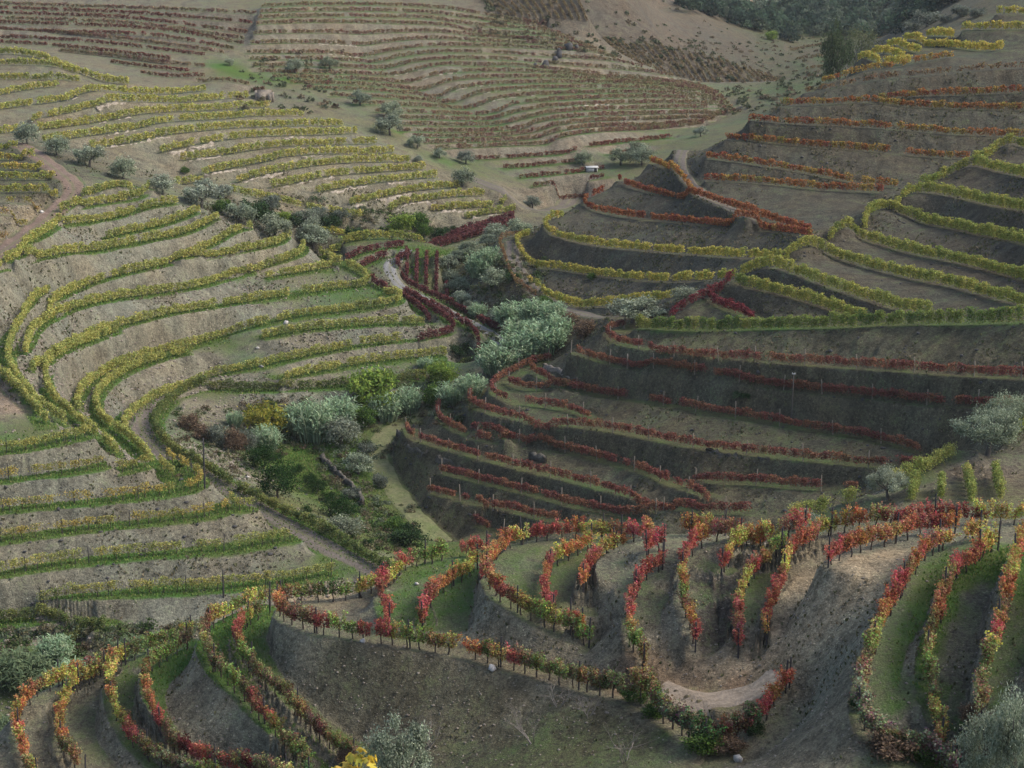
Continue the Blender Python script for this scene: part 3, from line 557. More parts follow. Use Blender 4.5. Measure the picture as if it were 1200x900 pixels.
# stage 1: broad surface through the bare row lines
f1 = base_field()
for R in ROWS:
    Q = resample(R['P'], 0.15)
    f1.add(Q[:, 0], Q[:, 1], Q[:, 2] - CAM_Z)
for T in TRACKS:
    Q = resample(T[-1], 0.15)
    f1.add(Q[:, 0], Q[:, 1], Q[:, 2] - CAM_Z)
Z1 = smooth_solve(f1.s, f1.n, iters=(20, 30, 40, 80, 150, 300, 500, 500), soft=SOFT)

# stage 2: give every row its level shelf, every track its bed
f2 = base_field()
flat = np.zeros((NR, NT))
grassF, grassN = np.zeros((NR, NT)), np.zeros((NR, NT))
occ = f1.n > 0
for R in ROWS:
    Q = resample(R['P'], 0.15)
    N = normals_of(Q)
    e = 1.2
    zp = bil(Z1, Q[:, 0] + N[:, 0] * e, Q[:, 1] + N[:, 1] * e); zm = bil(Z1, Q[:, 0] - N[:, 0] * e, Q[:, 1] - N[:, 1] * e)
    sgn = np.sign(np.convolve(np.pad(zp - zm, 20, mode='edge'), np.ones(41) / 41, 'valid'))
    sgn[sgn == 0] = 1
    U = N * sgn[:, None]
    g = np.abs(zp - zm) / (2 * e)
    wmax = np.minimum(R['w'], {'near': .85, 'far': .5, 'farr': .5, 'upy': .6, 'low': .7, 'lowy': .7, 'yel': .7}.get(R['style'], .9) / np.maximum(g, .05))
    wmax = np.convolve(np.pad(wmax, 10, mode='edge'), np.ones(21) / 21, 'valid')
    R['U'] = U; R['Q'] = Q
    low = 0.95 if R['style'] in ('lft', 'lftg', 'low', 'lowy') else 0.6
    for s in np.arange(-low, R['w'] + .01, 0.16):
        k = s <= wmax
        f2.add(Q[k, 0] + U[k, 0] * s, Q[k, 1] + U[k, 1] * s, Q[k, 2] - CAM_Z + .03 * max(s, 0))
        i, j = to_grid(Q[k, 0] + U[k, 0] * s, Q[k, 1] + U[k, 1] * s)
        i = np.clip(np.rint(i).astype(int), 0, NR - 1); j = np.clip(np.rint(j).astype(int), 0, NT - 1)
        flat[i, j] = 1
        grassN[i, j] += 1; grassF[i, j] += R['grass']
for T in TRACKS:
    Q = resample(T[-1], 0.15); N = normals_of(Q)
    for s in np.arange(-T[3] - .3, T[3] + .31, .16):
        f2.add(Q[:, 0] + N[:, 0] * s, Q[:, 1] + N[:, 1] * s, Q[:, 2] - CAM_Z, 3.0)
Z = smooth_solve(f2.s, f2.n, iters=(70, 70, 90, 120, 200, 400, 600, 800), soft=SOFT)
# a little smoothing takes the razor edge off the lips
for _ in range(2):
    p = np.pad(Z, 1, mode='edge')
    Z = .5 * Z + .2 * .5 * (p[1:-1, :-2] + p[1:-1, 2:]) + .3 * .5 * (p[:-2, 1:-1] + p[2:, 1:-1])
TH, RR = np.meshgrid(th_grid, rr_grid)
GX, GY = RR * np.sin(TH), RR * np.cos(TH)
dzr = np.gradient(Z, axis=0) / np.maximum(np.gradient(RR, axis=0), 1e-6)
dzt = np.gradient(Z, axis=1) / np.maximum(RR * (th_grid[1] - th_grid[0]), 1e-6)
slope = np.sqrt(dzr ** 2 + dzt ** 2)
steep = np.clip((slope - .18) / .35, 0, 1)
fl = flat.copy()
for _ in range(3):
    p = np.pad(fl, 1, mode='edge'); fl = (p[1:-1, :-2] + p[1:-1, 2:] + p[:-2, 1:-1] + p[2:, 1:-1] + 2 * fl) / 6
rough = .25 + .75 * steep
nz = np.zeros_like(Z)
# runnels: noise drawn out down the slope
gx = dzr * np.sin(TH) + dzt * np.cos(TH); gy = dzr * np.cos(TH) - dzt * np.sin(TH)
for _ in range(3):
    for A in (gx, gy):
        p = np.pad(A, 1, mode='edge'); A[:] = (p[1:-1, :-2] + p[1:-1, 2:] + p[:-2, 1:-1] + p[2:, 1:-1]) / 4
gl = np.maximum(np.hypot(gx, gy), 1e-6); gx /= gl; gy /= gl
sel = (RR > 60) & (RR < 420)
streak = np.zeros_like(Z)
for s_ in np.linspace(-1.3, 1.3, 7):
    xs, ys = GX[sel] + gx[sel] * s_, GY[sel] + gy[sel] * s_
    streak[sel] += (vnoise(xs / .55, ys / .55, 41) + .6 * vnoise(xs / 1.3, ys / 1.3, 42)) / 7
far_fade = np.clip(1.4 - RR / 520, .25, 1) * np.clip((RR - 40) / 150, .42, 1)
for sc, am, sd_ in ((5.5, .38, 1), (2.1, .30, 2), (.9, .17, 3), (.42, .085, 4)):
    nz += am * vnoise(GX / sc, GY / sc, sd_)
big = np.clip((RR - 730) / 200, 0, 1)
for sc, am, sd_ in ((160, 12, 5), (60, 6, 6), (25, 3, 7)):
    Z += big * am * vnoise(GX / sc, GY / sc, sd_)
Z += (nz * rough + .17 * streak * steep) * (1 - .85 * fl) * far_fade * .8 + .03 * vnoise(GX / .6, GY / .6, 9)
ZW = Z + CAM_Z

def ground(x, y):
    return bil(ZW, x, y)

S_RAY = np.exp(np.linspace(math.log(14), math.log(1500), 4000))
def hit(px, py):                    # where a sight line first meets the ground
    d = ray(px, py); h = math.hypot(d[0], d[1])
    x, y, z = d[0] / h * S_RAY, d[1] / h * S_RAY, CAM_Z + d[2] / h * S_RAY
    k = np.argmax(z < ground(x, y))
    return np.array([x[k], y[k], float(ground(x[k], y[k]))]), S_RAY[k]

# ------------------------------------------------------------------ ground colours (right-hand banks darkened in colour, part moss, part painted shade)
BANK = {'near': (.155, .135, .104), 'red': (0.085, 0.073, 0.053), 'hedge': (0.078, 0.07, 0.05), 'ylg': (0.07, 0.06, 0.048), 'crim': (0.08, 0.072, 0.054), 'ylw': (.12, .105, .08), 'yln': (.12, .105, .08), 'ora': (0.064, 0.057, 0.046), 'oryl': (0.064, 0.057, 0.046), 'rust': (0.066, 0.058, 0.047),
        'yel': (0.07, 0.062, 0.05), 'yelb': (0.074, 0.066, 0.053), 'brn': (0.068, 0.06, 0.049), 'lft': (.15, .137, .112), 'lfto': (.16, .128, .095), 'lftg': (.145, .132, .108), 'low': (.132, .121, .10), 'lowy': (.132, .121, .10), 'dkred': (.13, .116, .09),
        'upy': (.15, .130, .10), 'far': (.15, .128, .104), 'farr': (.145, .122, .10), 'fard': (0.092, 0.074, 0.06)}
cf = [Field() for _ in range(4)]
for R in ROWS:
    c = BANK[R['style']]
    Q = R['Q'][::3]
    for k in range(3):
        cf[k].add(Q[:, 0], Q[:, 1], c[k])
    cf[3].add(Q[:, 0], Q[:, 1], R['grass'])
for pts, c, g in [([(1000, 670), (950, 720), (900, 760), (860, 780), (1040, 650), (980, 655), (930, 690), (920, 740)], (.27, .205, .145), .0), ([(800, 800), (860, 798), (760, 795), (740, 790)], (.18, .125, .088), .0),
                  ([(820, 818), (850, 822), (880, 812), (800, 815)], (.21, .17, .115), .35), ([(0, 470), (30, 480), (-40, 470), (0, 455), (20, 465)], (.20, .15, .12), 0), ([(400, 706), (430, 710), (370, 700)], (.23, .185, .135), .1),
                  ([(370, 545), (345, 590), (360, 610), (385, 600), (340, 550), (365, 535), (350, 570), (430, 635), (445, 640)], (.14, .13, .07), 1.1), ([(500, 305), (500, 320), (505, 335), (485, 310), (518, 315)], (.12, .12, .06), 1.3),
                  ([(700, 12), (760, 20), (820, 35), (870, 55)], (.082, .066, .055), .12), ([(870, 5), (885, 8)], (.25, .17, .13), .0), ([(760, 75), (830, 85), (880, 90)], (.10, .086, .064), .2), ([(930, 100), (960, 70), (940, 80), (985, 60), (915, 105)], (.085, .083, .062), .35), ([(900, 25), (960, 40), (1020, 30), (940, 10)], (.045, .06, .035), .4),
                  ([(300, 490), (250, 480), (220, 470)], (.155, .138, .11), .1), ([(560, 820), (500, 800), (450, 800), (400, 770)], (.085, .078, .058), .25), ([(650, 850), (700, 860), (760, 870), (600, 880)], (.082, .074, .05), .34), ([(900, 860), (950, 830), (970, 800)], (.15, .135, .105), .18),
                  ([(840, 690), (850, 710), (843, 730), (836, 745)], (.085, .068, .058), .3), ([(340, 95), (270, 80), (290, 88)], (.12, .115, .07), .9), ([(520, 190), (470, 155), (545, 240)], (.14, .125, .08), .7), ([(400, 105), (360, 120), (340, 110)], (.13, .113, .09), .25),
                  ([(560, 345), (545, 330), (585, 345)], (.10, .088, .066), .35), ([(1120, 555), (1150, 545), (1170, 560)], (.13, .105, .085), .1), ([(1150, 700), (1140, 740), (1125, 780)], (.115, .105, .085), .05)]:
    for x, y in pts:
        P, _ = hit(x, y)
        o = RNG.normal(0, .5, (30, 2))
        for k in range(3):
            cf[k].add(P[0] + o[:, 0], P[1] + o[:, 1], c[k], 4)
        cf[3].add(P[0] + o[:, 0], P[1] + o[:, 1], g, 4)
for k in range(3):
    pass
def coarse(fld):
    b = 4
    H, W = NR // b * b, NT // b * b
    S = fld.s[:H, :W].reshape(H // b, b, W // b, b).sum((1, 3)); N = fld.n[:H, :W].reshape(H // b, b, W // b, b).sum((1, 3))
    z = smooth_solve(S, N, iters=(30, 40, 60, 100, 200, 300, 300, 300))
    yi = np.clip((np.arange(NR) + .5) / b - .5, 0, z.shape[0] - 1.001); xi = np.clip((np.arange(NT) + .5) / b - .5, 0, z.shape[1] - 1.001)
    y0 = yi.astype(int); x0 = xi.astype(int); a = (yi - y0)[:, None]; c = (xi - x0)[None]
    return (z[y0][:, x0] * (1 - c) + z[y0][:, x0 + 1] * c) * (1 - a) + (z[y0 + 1][:, x0] * (1 - c) + z[y0 + 1][:, x0 + 1] * c) * a
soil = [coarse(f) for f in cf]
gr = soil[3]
gflat = np.where(grassN > 0, grassF / np.maximum(grassN, 1), 0)
for _ in range(4):
    p = np.pad(gflat, 1, mode='edge'); gflat = (p[1:-1, :-2] + p[1:-1, 2:] + p[:-2, 1:-1] + p[2:, 1:-1] + 2 * gflat) / 6
grass_att = np.clip(gr * (1 - np.where(soil[0] > .1, .92, .55) * steep) * .75 + .45 * gflat * (1 - steep), 0, 1.2)

# ------------------------------------------------------------------ materials
def mat(name):
    m = bpy.data.materials.new(name); m.use_nodes = True
    nt = m.node_tree
    for n in list(nt.nodes):
        nt.nodes.remove(n)
    out = nt.nodes.new('ShaderNodeOutputMaterial')
    return m, nt, out
def N(nt, t, **kw):
    n = nt.nodes.new(t)
    for k, v in kw.items():
        setattr(n, k, v)
    return n
def L(nt, a, b):
    nt.links.new(a, b)
def noise(nt, vec, scale, detail=4, rough=.6):
    n = N(nt, 'ShaderNodeTexNoise'); n.inputs['Scale'].default_value = scale; n.inputs['Detail'].default_value = detail; n.inputs['Roughness'].default_value = rough
    L(nt, vec, n.inputs['Vector']); return n.outputs['Fac']
def ramp(nt, fac, stops):
    r = N(nt, 'ShaderNodeValToRGB'); e = r.color_ramp.elements
    while len(e) < len(stops):
        e.new(.5)
    for k, (p, c) in enumerate(stops):
        e[k].position = p; e[k].color = (c, c, c, 1) if isinstance(c, (int, float)) else (*c, 1)
    L(nt, fac, r.inputs['Fac']); return r.outputs['Color']
def mix(nt, fac, a, b, mode='MIX'):
    m = N(nt, 'ShaderNodeMix', data_type='RGBA', blend_type=mode)
    if isinstance(fac, float): m.inputs[0].default_value = fac
    else: L(nt, fac, m.inputs[0])
    for s, v in ((6, a), (7, b)):
        if isinstance(v, tuple): m.inputs[s].default_value = (*v, 1)
        else: L(nt, v, m.inputs[s])
    return m.outputs[2]
def math_(nt, op, a, b=None):
    m = N(nt, 'ShaderNodeMath', operation=op)
    for k, v in ((0, a), (1, b)):
        if v is None: continue
        if isinstance(v, (int, float)): m.inputs[k].default_value = v
        else: L(nt, v, m.inputs[k])
    return m.outputs[0]
def bsdf(nt, out, col, rough=.9, bump=None, spec=.2):
    b = N(nt, 'ShaderNodeBsdfPrincipled')
    if isinstance(col, tuple): b.inputs['Base Color'].default_value = (*col, 1)
    else: L(nt, col, b.inputs['Base Color'])
    b.inputs['Roughness'].default_value = rough
    b.inputs['Specular IOR Level'].default_value = spec
    if bump is not None:
        bp = N(nt, 'ShaderNodeBump'); bp.inputs['Strength'].default_value = bump[1]; bp.inputs['Distance'].default_value = bump[2]
        L(nt, bump[0], bp.inputs['Height']); L(nt, bp.outputs[0], b.inputs['Normal'])
    L(nt, b.outputs[0], out.inputs[0]); return b

def ground_material():
    m, nt, out = mat('schist_soil')
    pos = N(nt, 'ShaderNodeNewGeometry').outputs['Position']
    a1 = N(nt, 'ShaderNodeAttribute', attribute_name='soil').outputs['Color']
    ga = N(nt, 'ShaderNodeAttribute', attribute_name='grass').outputs['Fac']
    n1 = noise(nt, pos, .55, 5, .65); n2 = noise(nt, pos, 3.2, 5, .7); n3 = noise(nt, pos, .12, 3, .6); n4 = noise(nt, pos, 9.0, 3, .7)
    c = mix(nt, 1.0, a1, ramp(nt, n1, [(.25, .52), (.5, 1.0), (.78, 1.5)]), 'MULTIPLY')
    c = mix(nt, 1.0, c, ramp(nt, n2, [(.28, .42), (.5, 1.0), (.72, 1.65)]), 'MULTIPLY')
    c = mix(nt, 1.0, c, ramp(nt, n4, [(.28, .6), (.5, 1.0), (.74, 1.5)]), 'MULTIPLY')
    st = N(nt, 'ShaderNodeAttribute', attribute_name='streak').outputs['Fac']
    c = mix(nt, 1.0, c, ramp(nt, math_(nt, 'ADD', math_(nt, 'MULTIPLY', st, .5), .5), [(.2, .78), (.5, 1.0), (.8, 1.16)]), 'MULTIPLY')
    # reddish and greyish patches of the broken slate
    c = mix(nt, .35, c, mix(nt, 1.0, c, ramp(nt, n3, [(.35, (1.18, .96, .78)), (.65, (.86, 1.0, 1.06))]), 'MULTIPLY'))
    # pale slate chips
    v = N(nt, 'ShaderNodeTexVoronoi'); v.inputs['Scale'].default_value = 1.9; L(nt, pos, v.inputs['Vector'])
    chip = math_(nt, 'MULTIPLY', math_(nt, 'LESS_THAN', v.outputs['Distance'], .15), math_(nt, 'GREATER_THAN', noise(nt, pos, .4, 2), .5))
    v2 = N(nt, 'ShaderNodeTexVoronoi'); v2.inputs['Scale'].default_value = 4.2; L(nt, pos, v2.inputs['Vector'])
    chip2 = math_(nt, 'MULTIPLY', math_(nt, 'LESS_THAN', v2.outputs['Distance'], .2), .55)
    chips = math_(nt, 'MULTIPLY', math_(nt, 'MAXIMUM', chip, chip2), .75)
    c = mix(nt, chips, c, mix(nt, 1.0, c, (2.3, 2.25, 2.2), 'MULTIPLY'))
    # grass and moss, broken up
    gm = math_(nt, 'SUBTRACT', math_(nt, 'ADD', math_(nt, 'MULTIPLY', ga, .85), math_(nt, 'MULTIPLY', math_(nt, 'ADD', n1, n2), .62)), .70)
    gm = ramp(nt, gm, [(.0, 0), (.34, 1)])
    gcol = mix(nt, n1, (.045, .082, .016), (.105, .125, .036))
    gcol = mix(nt, ramp(nt, n3, [(.4, 0), (.62, 1)]), gcol, (.05, .115, .018))
    gcol = mix(nt, 1.0, gcol, ramp(nt, n4, [(.28, .6), (.5, 1.0), (.74, 1.4)]), 'MULTIPLY')
    c = mix(nt, math_(nt, 'MULTIPLY', gm, .9), c, gcol)
    c = mix(nt, 1.0, c, (.96, 1.0, .91), 'MULTIPLY')
    h = math_(nt, 'ADD', math_(nt, 'ADD', math_(nt, 'MULTIPLY', n2, .6), math_(nt, 'MULTIPLY', n4, .35)), math_(nt, 'MULTIPLY', chips, .4))
    bsdf(nt, out, c, .95, (h, 1.0, .35), .1)
    return m
M_GROUND = ground_material()

def soil_like(name, c1, c2, scale=1.2, bump=.15, ruts=False):
    m, nt, out = mat(name)
    pos = N(nt, 'ShaderNodeNewGeometry').outputs['Position']
    n = noise(nt, pos, scale, 6, .7); n2 = noise(nt, pos, scale * 6, 4, .7)
    c = mix(nt, ramp(nt, n, [(.3, 0), (.7, 1)]), c1, c2)
    c = mix(nt, 1.0, c, ramp(nt, n2, [(.25, .65), (.5, 1), (.75, 1.4)]), 'MULTIPLY')
    if ruts:
        ac = math_(nt, 'ABSOLUTE', N(nt, 'ShaderNodeAttribute', attribute_name='across').outputs['Fac'])
        k = math_(nt, 'ADD', ac, math_(nt, 'MULTIPLY', math_(nt, 'SUBTRACT', n2, .5), .35))
        c = mix(nt, ramp(nt, k, [(.0, .75), (.18, .1), (.3, 0), (.62, 0), (.8, .55), (1, .9)]), c, mix(nt, n, (.085, .10, .04), (.16, .145, .085)))
    bsdf(nt, out, c, .95, (n2, .8, bump), .1)
    return m
M_TRACK = {'pad': soil_like('pale_earth', (.22, .175, .125), (.30, .24, .175), .5), 'road': soil_like('road_gravel', (.13, .128, .122), (.20, .195, .185), .8, .15, True), 'gravel': soil_like('gravel', (.085, .072, .06), (.14, .12, .10), .5, .15, True), 'brown': soil_like('brown_earth', (.12, .085, .065), (.17, .125, .098), .4, .15, True),
           'grassy': soil_like('grassy_earth', (.16, .145, .08), (.10, .125, .045), .35)}
M_STONE = soil_like('schist_stone', (.13, .108, .085), (.36, .31, .25), 1.1, .25)
M_DARKROCK = soil_like('dark_slate', (.05, .05, .052), (.10, .095, .09), 1.0, .3)
M_PALEROCK = soil_like('pale_stone', (.33, .31, .28), (.5, .47, .43), 1.5, .15)

def leaf_material(name, trans=.35):
    m, nt, out = mat(name)
    a = N(nt, 'ShaderNodeAttribute', attribute_name='Col').outputs['Color']
    oc = N(nt, 'ShaderNodeObjectInfo').outputs['Color']
    c = mix(nt, 1.0, a, oc, 'MULTIPLY')
    d = N(nt, 'ShaderNodeBsdfDiffuse'); L(nt, c, d.inputs[0])
    t = N(nt, 'ShaderNodeBsdfTranslucent'); L(nt, c, t.inputs[0])
    s = N(nt, 'ShaderNodeMixShader'); s.inputs[0].default_value = trans
    L(nt, d.outputs[0], s.inputs[1]); L(nt, t.outputs[0], s.inputs[2]); L(nt, s.outputs[0], out.inputs[0])
    return m
M_LEAF = leaf_material('leaf')
def wood_material(name, c1, c2):
    m, nt, out = mat(name)
    pos = N(nt, 'ShaderNodeTexCoord').outputs['Object']
    n = noise(nt, pos, 9, 4, .7)
    bsdf(nt, out, mix(nt, n, c1, c2), .9, (n, .6, .03), .15)
    return m
M_VINEWOOD = wood_material('vine_wood', (.03, .024, .02), (.075, .06, .05))
M_BARK = wood_material('bark', (.05, .043, .036), (.12, .105, .09))
M_DARKPOST = wood_material('slate_post', (.028, .026, .028), (.06, .055, .055))
M_PALEPOST = wood_material('weathered_post', (.16, .13, .10), (.27, .23, .18))
M_DEAD = wood_material('dead_wood', (.13, .115, .10), (.25, .22, .19))
M_WHITE = soil_like('white_render', (.30, .30, .285), (.45, .45, .43), .9, .05)
M_ROOF = soil_like('roof_sheet', (.40, .38, .36), (.55, .53, .5), .6, .05)

# ------------------------------------------------------------------ mesh helpers
def link(o, parent=None):
    COL.objects.link(o)
    if parent is not None: o.parent = parent
    return o
def mesh_np(name, V, loops, starts, totals, m=None, col=None, smooth=False):
    me = bpy.data.meshes.new(name)
    V = np.ascontiguousarray(V, np.float32)
    me.vertices.add(len(V)); me.vertices.foreach_set('co', V.ravel())
    me.loops.add(len(loops)); me.loops.foreach_set('vertex_index', np.ascontiguousarray(loops, np.int32))
    me.polygons.add(len(starts)); me.polygons.foreach_set('loop_start', np.ascontiguousarray(starts, np.int32))
    try: me.polygons.foreach_set('loop_total', np.ascontiguousarray(totals, np.int32))
    except Exception: pass
    if smooth: me.polygons.foreach_set('use_smooth', np.ones(len(starts), bool))
    if col is not None:
        at = me.attributes.new('Col', 'FLOAT_COLOR', 'POINT')
        c4 = np.ones((len(V), 4), np.float32); c4[:, :3] = col
        at.data.foreach_set('color', c4.ravel())
    me.update(calc_edges=True)
    if m is not None: me.materials.append(m)
    return me
def quads_mesh(name, V, Q, m=None, col=None, smooth=False):
    Q = np.asarray(Q, np.int32)
    return mesh_np(name, V, Q.ravel(), np.arange(len(Q)) * 4, np.full(len(Q), 4), m, col, smooth)
def leaves(P, size, rng, aspect=.85, up=.35):    # V for one small quad per point, turned every way
    n = len(P)
    nr = rng.normal(size=(n, 3)); nr[:, 2] += up; nr /= np.linalg.norm(nr, axis=1, keepdims=True)
    t = np.cross(nr, rng.normal(size=(n, 3))); t /= np.maximum(np.linalg.norm(t, axis=1, keepdims=True), 1e-6)
    b = np.cross(nr, t)
    s = np.broadcast_to(np.asarray(size, float), (n,))[:, None]
    t = t * s; b = b * s * aspect
    V = np.stack([P - t, P - b * .9 + t * .15, P + t, P + b * .9 + t * .15], 1)
    return V.reshape(-1, 3)
def leaf_mesh(name, P, size, col, rng, aspect=.85, up=.35, m=None):
    V = leaves(P, size, rng, aspect, up)
    return quads_mesh(name, V, np.arange(len(P) * 4).reshape(-1, 4), m or M_LEAF, np.repeat(col, 4, 0))
def tube(paths, sides=6):            # paths: list of (points, radii) -> V, Q
    V, Q, n0 = [], [], 0
    for pts, rad in paths:
        pts = np.asarray(pts, float); rad = np.asarray(rad, float)
        d = np.gradient(pts, axis=0); d /= np.maximum(np.linalg.norm(d, axis=1, keepdims=True), 1e-9)
        ref = np.where(np.abs(d[:, 2:3]) > .9, np.array([[1., 0, 0]]), np.array([[0, 0, 1.]]))
        u = np.cross(d, ref); u /= np.linalg.norm(u, axis=1, keepdims=True); v = np.cross(d, u)
        a = np.linspace(0, 2 * math.pi, sides, endpoint=False)
        ring = pts[:, None] + rad[:, None, None] * (np.cos(a)[None, :, None] * u[:, None] + np.sin(a)[None, :, None] * v[:, None])
        V.append(ring.reshape(-1, 3))
        for i in range(len(pts) - 1):
            for k in range(sides):
                Q.append((n0 + i * sides + k, n0 + i * sides + (k + 1) % sides, n0 + (i + 1) * sides + (k + 1) % sides, n0 + (i + 1) * sides + k))
        V.append(pts[-1:]); tip = n0 + len(pts) * sides
        for k in range(sides):
            b = n0 + (len(pts) - 1) * sides
            Q.append((b + k, b + (k + 1) % sides, tip, tip))
        n0 += len(pts) * sides + 1
    return np.vstack(V), Q
def tube_mesh(name, paths, m, sides=6):
    V, Q = tube(paths, sides)
    lo, st, to = [], [], []
    for q in Q:
        q = q[:3] if q[2] == q[3] else q
        st.append(len(lo)); to.append(len(q)); lo.extend(q)
    return mesh_np(name, V, lo, st, to, m, None, True)
def empty(name, loc, rz=0.0):
    o = bpy.data.objects.new(name, None); o.location = loc; o.rotation_euler = (0, 0, rz); o.empty_display_size = .3
    COL.objects.link(o); return o
def tag(o, label, cat, group=None):
    o['label'] = label; o['category'] = cat; o['kind'] = 'thing'
    if group: o['group'] = group
    return o
def ico(rng, n=1, jit=.25):
    t = (1 + 5 ** .5) / 2
    V = np.array([(-1, t, 0), (1, t, 0), (-1, -t, 0), (1, -t, 0), (0, -1, t), (0, 1, t), (0, -1, -t), (0, 1, -t), (t, 0, -1), (t, 0, 1), (-t, 0, -1), (-t, 0, 1)], float) / 1.9
    F = [(0, 11, 5), (0, 5, 1), (0, 1, 7), (0, 7, 10), (0, 10, 11), (1, 5, 9), (5, 11, 4), (11, 10, 2), (10, 7, 6), (7, 1, 8), (3, 9, 4), (3, 4, 2), (3, 2, 6), (3, 6, 8), (3, 8, 9), (4, 9, 5), (2, 4, 11), (6, 2, 10), (8, 6, 7), (9, 8, 1)]
    return V, np.array(F)
ICO_V, ICO_F = ico(RNG)

# ------------------------------------------------------------------ the ground sheet
V = np.stack([GX, GY, ZW], -1).reshape(-1, 3)
idx = np.arange(NR * NT).reshape(NR, NT)
Qs = np.stack([idx[:-1, :-1], idx[:-1, 1:], idx[1:, 1:], idx[1:, :-1]], -1).reshape(-1, 4)
me = quads_mesh('terrain', V, Qs, M_GROUND, None, True)
at = me.attributes.new('soil', 'FLOAT_COLOR', 'POINT')
c4 = np.ones((NR * NT, 4), np.float32)
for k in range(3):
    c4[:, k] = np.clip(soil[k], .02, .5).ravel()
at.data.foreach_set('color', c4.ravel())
at = me.attributes.new('grass', 'FLOAT', 'POINT')
at.data.foreach_set('value', grass_att.astype(np.float32).ravel())
at = me.attributes.new('streak', 'FLOAT', 'POINT')
at.data.foreach_set('value', (streak * steep).astype(np.float32).ravel())
terrain = link(bpy.data.objects.new('terrain', me)); terrain['kind'] = 'structure'
del V, Qs, c4

for name, _, spec, hw, mk, P in TRACKS:
    Q = resample(P, 0.5); Nn = normals_of(Q); n = len(Q)
    offs = np.linspace(-1, 1, 9) * hw
    wob = 1 + .12 * vnoise(np.arange(n) * .25, np.zeros(n), 21)
    V = np.zeros((n, 9, 3))
    for k, o in enumerate(offs):
        V[:, k, 0] = Q[:, 0] + Nn[:, 0] * o * wob; V[:, k, 1] = Q[:, 1] + Nn[:, 1] * o * wob
        V[:, k, 2] = ground(V[:, k, 0], V[:, k, 1]) + (.07 if 0 < k < 8 else -.12)
    ii = np.arange(n * 9).reshape(n, 9)
    Qs = np.stack([ii[:-1, :-1], ii[:-1, 1:], ii[1:, 1:], ii[1:, :-1]], -1).reshape(-1, 4)
    o = link(bpy.data.objects.new(name, quads_mesh(name, V.reshape(-1, 3), Qs, M_TRACK[mk], None, True)))
    o['kind'] = 'structure'
    a_ = o.data.attributes.new('across', 'FLOAT', 'POINT'); a_.data.foreach_set('value', np.tile(np.linspace(-1, 1, 9), n).astype(np.float32))

# ------------------------------------------------------------------ vines
PAL = {'r': (.30, .068, .052), 'o': (.35, .130, .040), 'y': (.34, .26, .050), 'g': (.175, .195, .045), 'd': (.115, .026, .026), 'b': (.155, .115, .05), 'p': (.165, .135, .085), 'k': (.072, .098, .040)}
# style: palette [(colour, weight)], canopy bottom, top, half width, density, gappiness
STY = {'red': ([((.185, .062, .046), 5), ((.21, .092, .048), 3), ((.15, .052, .042), 3), ((.155, .095, .045), 2)], .35, 1.28, .22, .9, .08),
       'hedge': ([((.16, .20, .038), 4), ((.10, .15, .035), 3), ((.23, .23, .045), 3)], .15, 1.75, .34, 1.2, 0),
       'ylg': ([((.21, .23, .042), 5), ((.27, .26, .045), 4), ((.15, .185, .04), 3)], .2, 1.65, .36, 1.15, .01),
       'crim': ([((.16, .032, .036), 5), ((.12, .028, .032), 3)], .3, 1.5, .3, 1.0, .03),
       'ylw': ([((.24, .25, .05), 4), ((.17, .20, .04), 4), ((.30, .28, .06), 2)], .1, 1.4, .5, 1.1, .06),
       'yln': ([((.22, .23, .05), 4), ((.17, .20, .04), 4), ((.28, .26, .06), 2)], .1, 1.6, .25, 1.1, .02),
       'ora': ([((.30, .13, .032), 4), ((.30, .20, .035), 3), ((.24, .075, .03), 3)], .3, 1.35, .25, .95, .06),
       'oryl': ([((.30, .20, .036), 4), ((.29, .115, .03), 3), ((.22, .06, .03), 3), ((.22, .20, .04), 2)], .3, 1.35, .25, 1.0, .05),
       'rust': ([((.24, .085, .032), 5), ((.20, .055, .03), 3), ((.26, .15, .04), 2)], .3, 1.35, .25, 1.0, .05),
       'yel': ([((.32, .28, .042), 5), ((.24, .25, .042), 4), ((.36, .27, .05), 2)], .25, 1.4, .28, 1.1, .02),
       'yelb': ([((.40, .33, .045), 5), ((.30, .29, .045), 3), ((.36, .22, .04), 1)], .2, 1.6, .35, 1.15, .02),
       'brn': ([((.16, .095, .045), 4), ((.20, .13, .05), 3), ((.17, .07, .035), 2)], .3, 1.2, .2, .6, .12),
       'lft': ([((.255, .265, .06), 5), ((.32, .305, .066), 4), ((.185, .21, .052), 3)], .25, 1.44, .29, 1.1, .04),
       'lfto': ([((.26, .17, .05), 4), ((.26, .22, .05), 3)], .3, 1.2, .2, .7, .12),
       'lftg': ([((.105, .135, .036), 5), ((.16, .17, .04), 3), ((.075, .105, .03), 2)], .15, 1.4, .32, 1.1, .03),
       'low': ([((.23, .24, .055), 5), ((.31, .28, .06), 3), ((.155, .18, .045), 2)], .5, 1.45, .22, .72, .10),
       'lowy': ([((.32, .25, .045), 5), ((.22, .21, .045), 4), ((.27, .17, .05), 2)], .5, 1.4, .2, .6, .16),
       'dkred': ([((.135, .044, .042), 5), ((.11, .038, .037), 4), ((.16, .062, .046), 2)], .2, 1.35, .26, 1.1, .02),
       'upy': ([((.33, .31, .06), 5), ((.26, .275, .06), 4), ((.36, .30, .07), 2)], .15, 1.42, .34, 1.15, .03),
       'far': ([((.19, .095, .068), 3), ((.22, .155, .078), 3), ((.19, .17, .08), 3), ((.17, .08, .062), 2)], .1, .94, .19, 1.0, .04),
       'farr': ([((.16, .052, .04), 4), ((.16, .075, .045), 3), ((.15, .125, .055), 2)], .1, .94, .19, 1.0, .05),
       'fard': ([((.15, .105, .055), 3), ((.17, .13, .06), 2), ((.14, .115, .06), 2)], .1, 1.0, .25, .8, .1)}

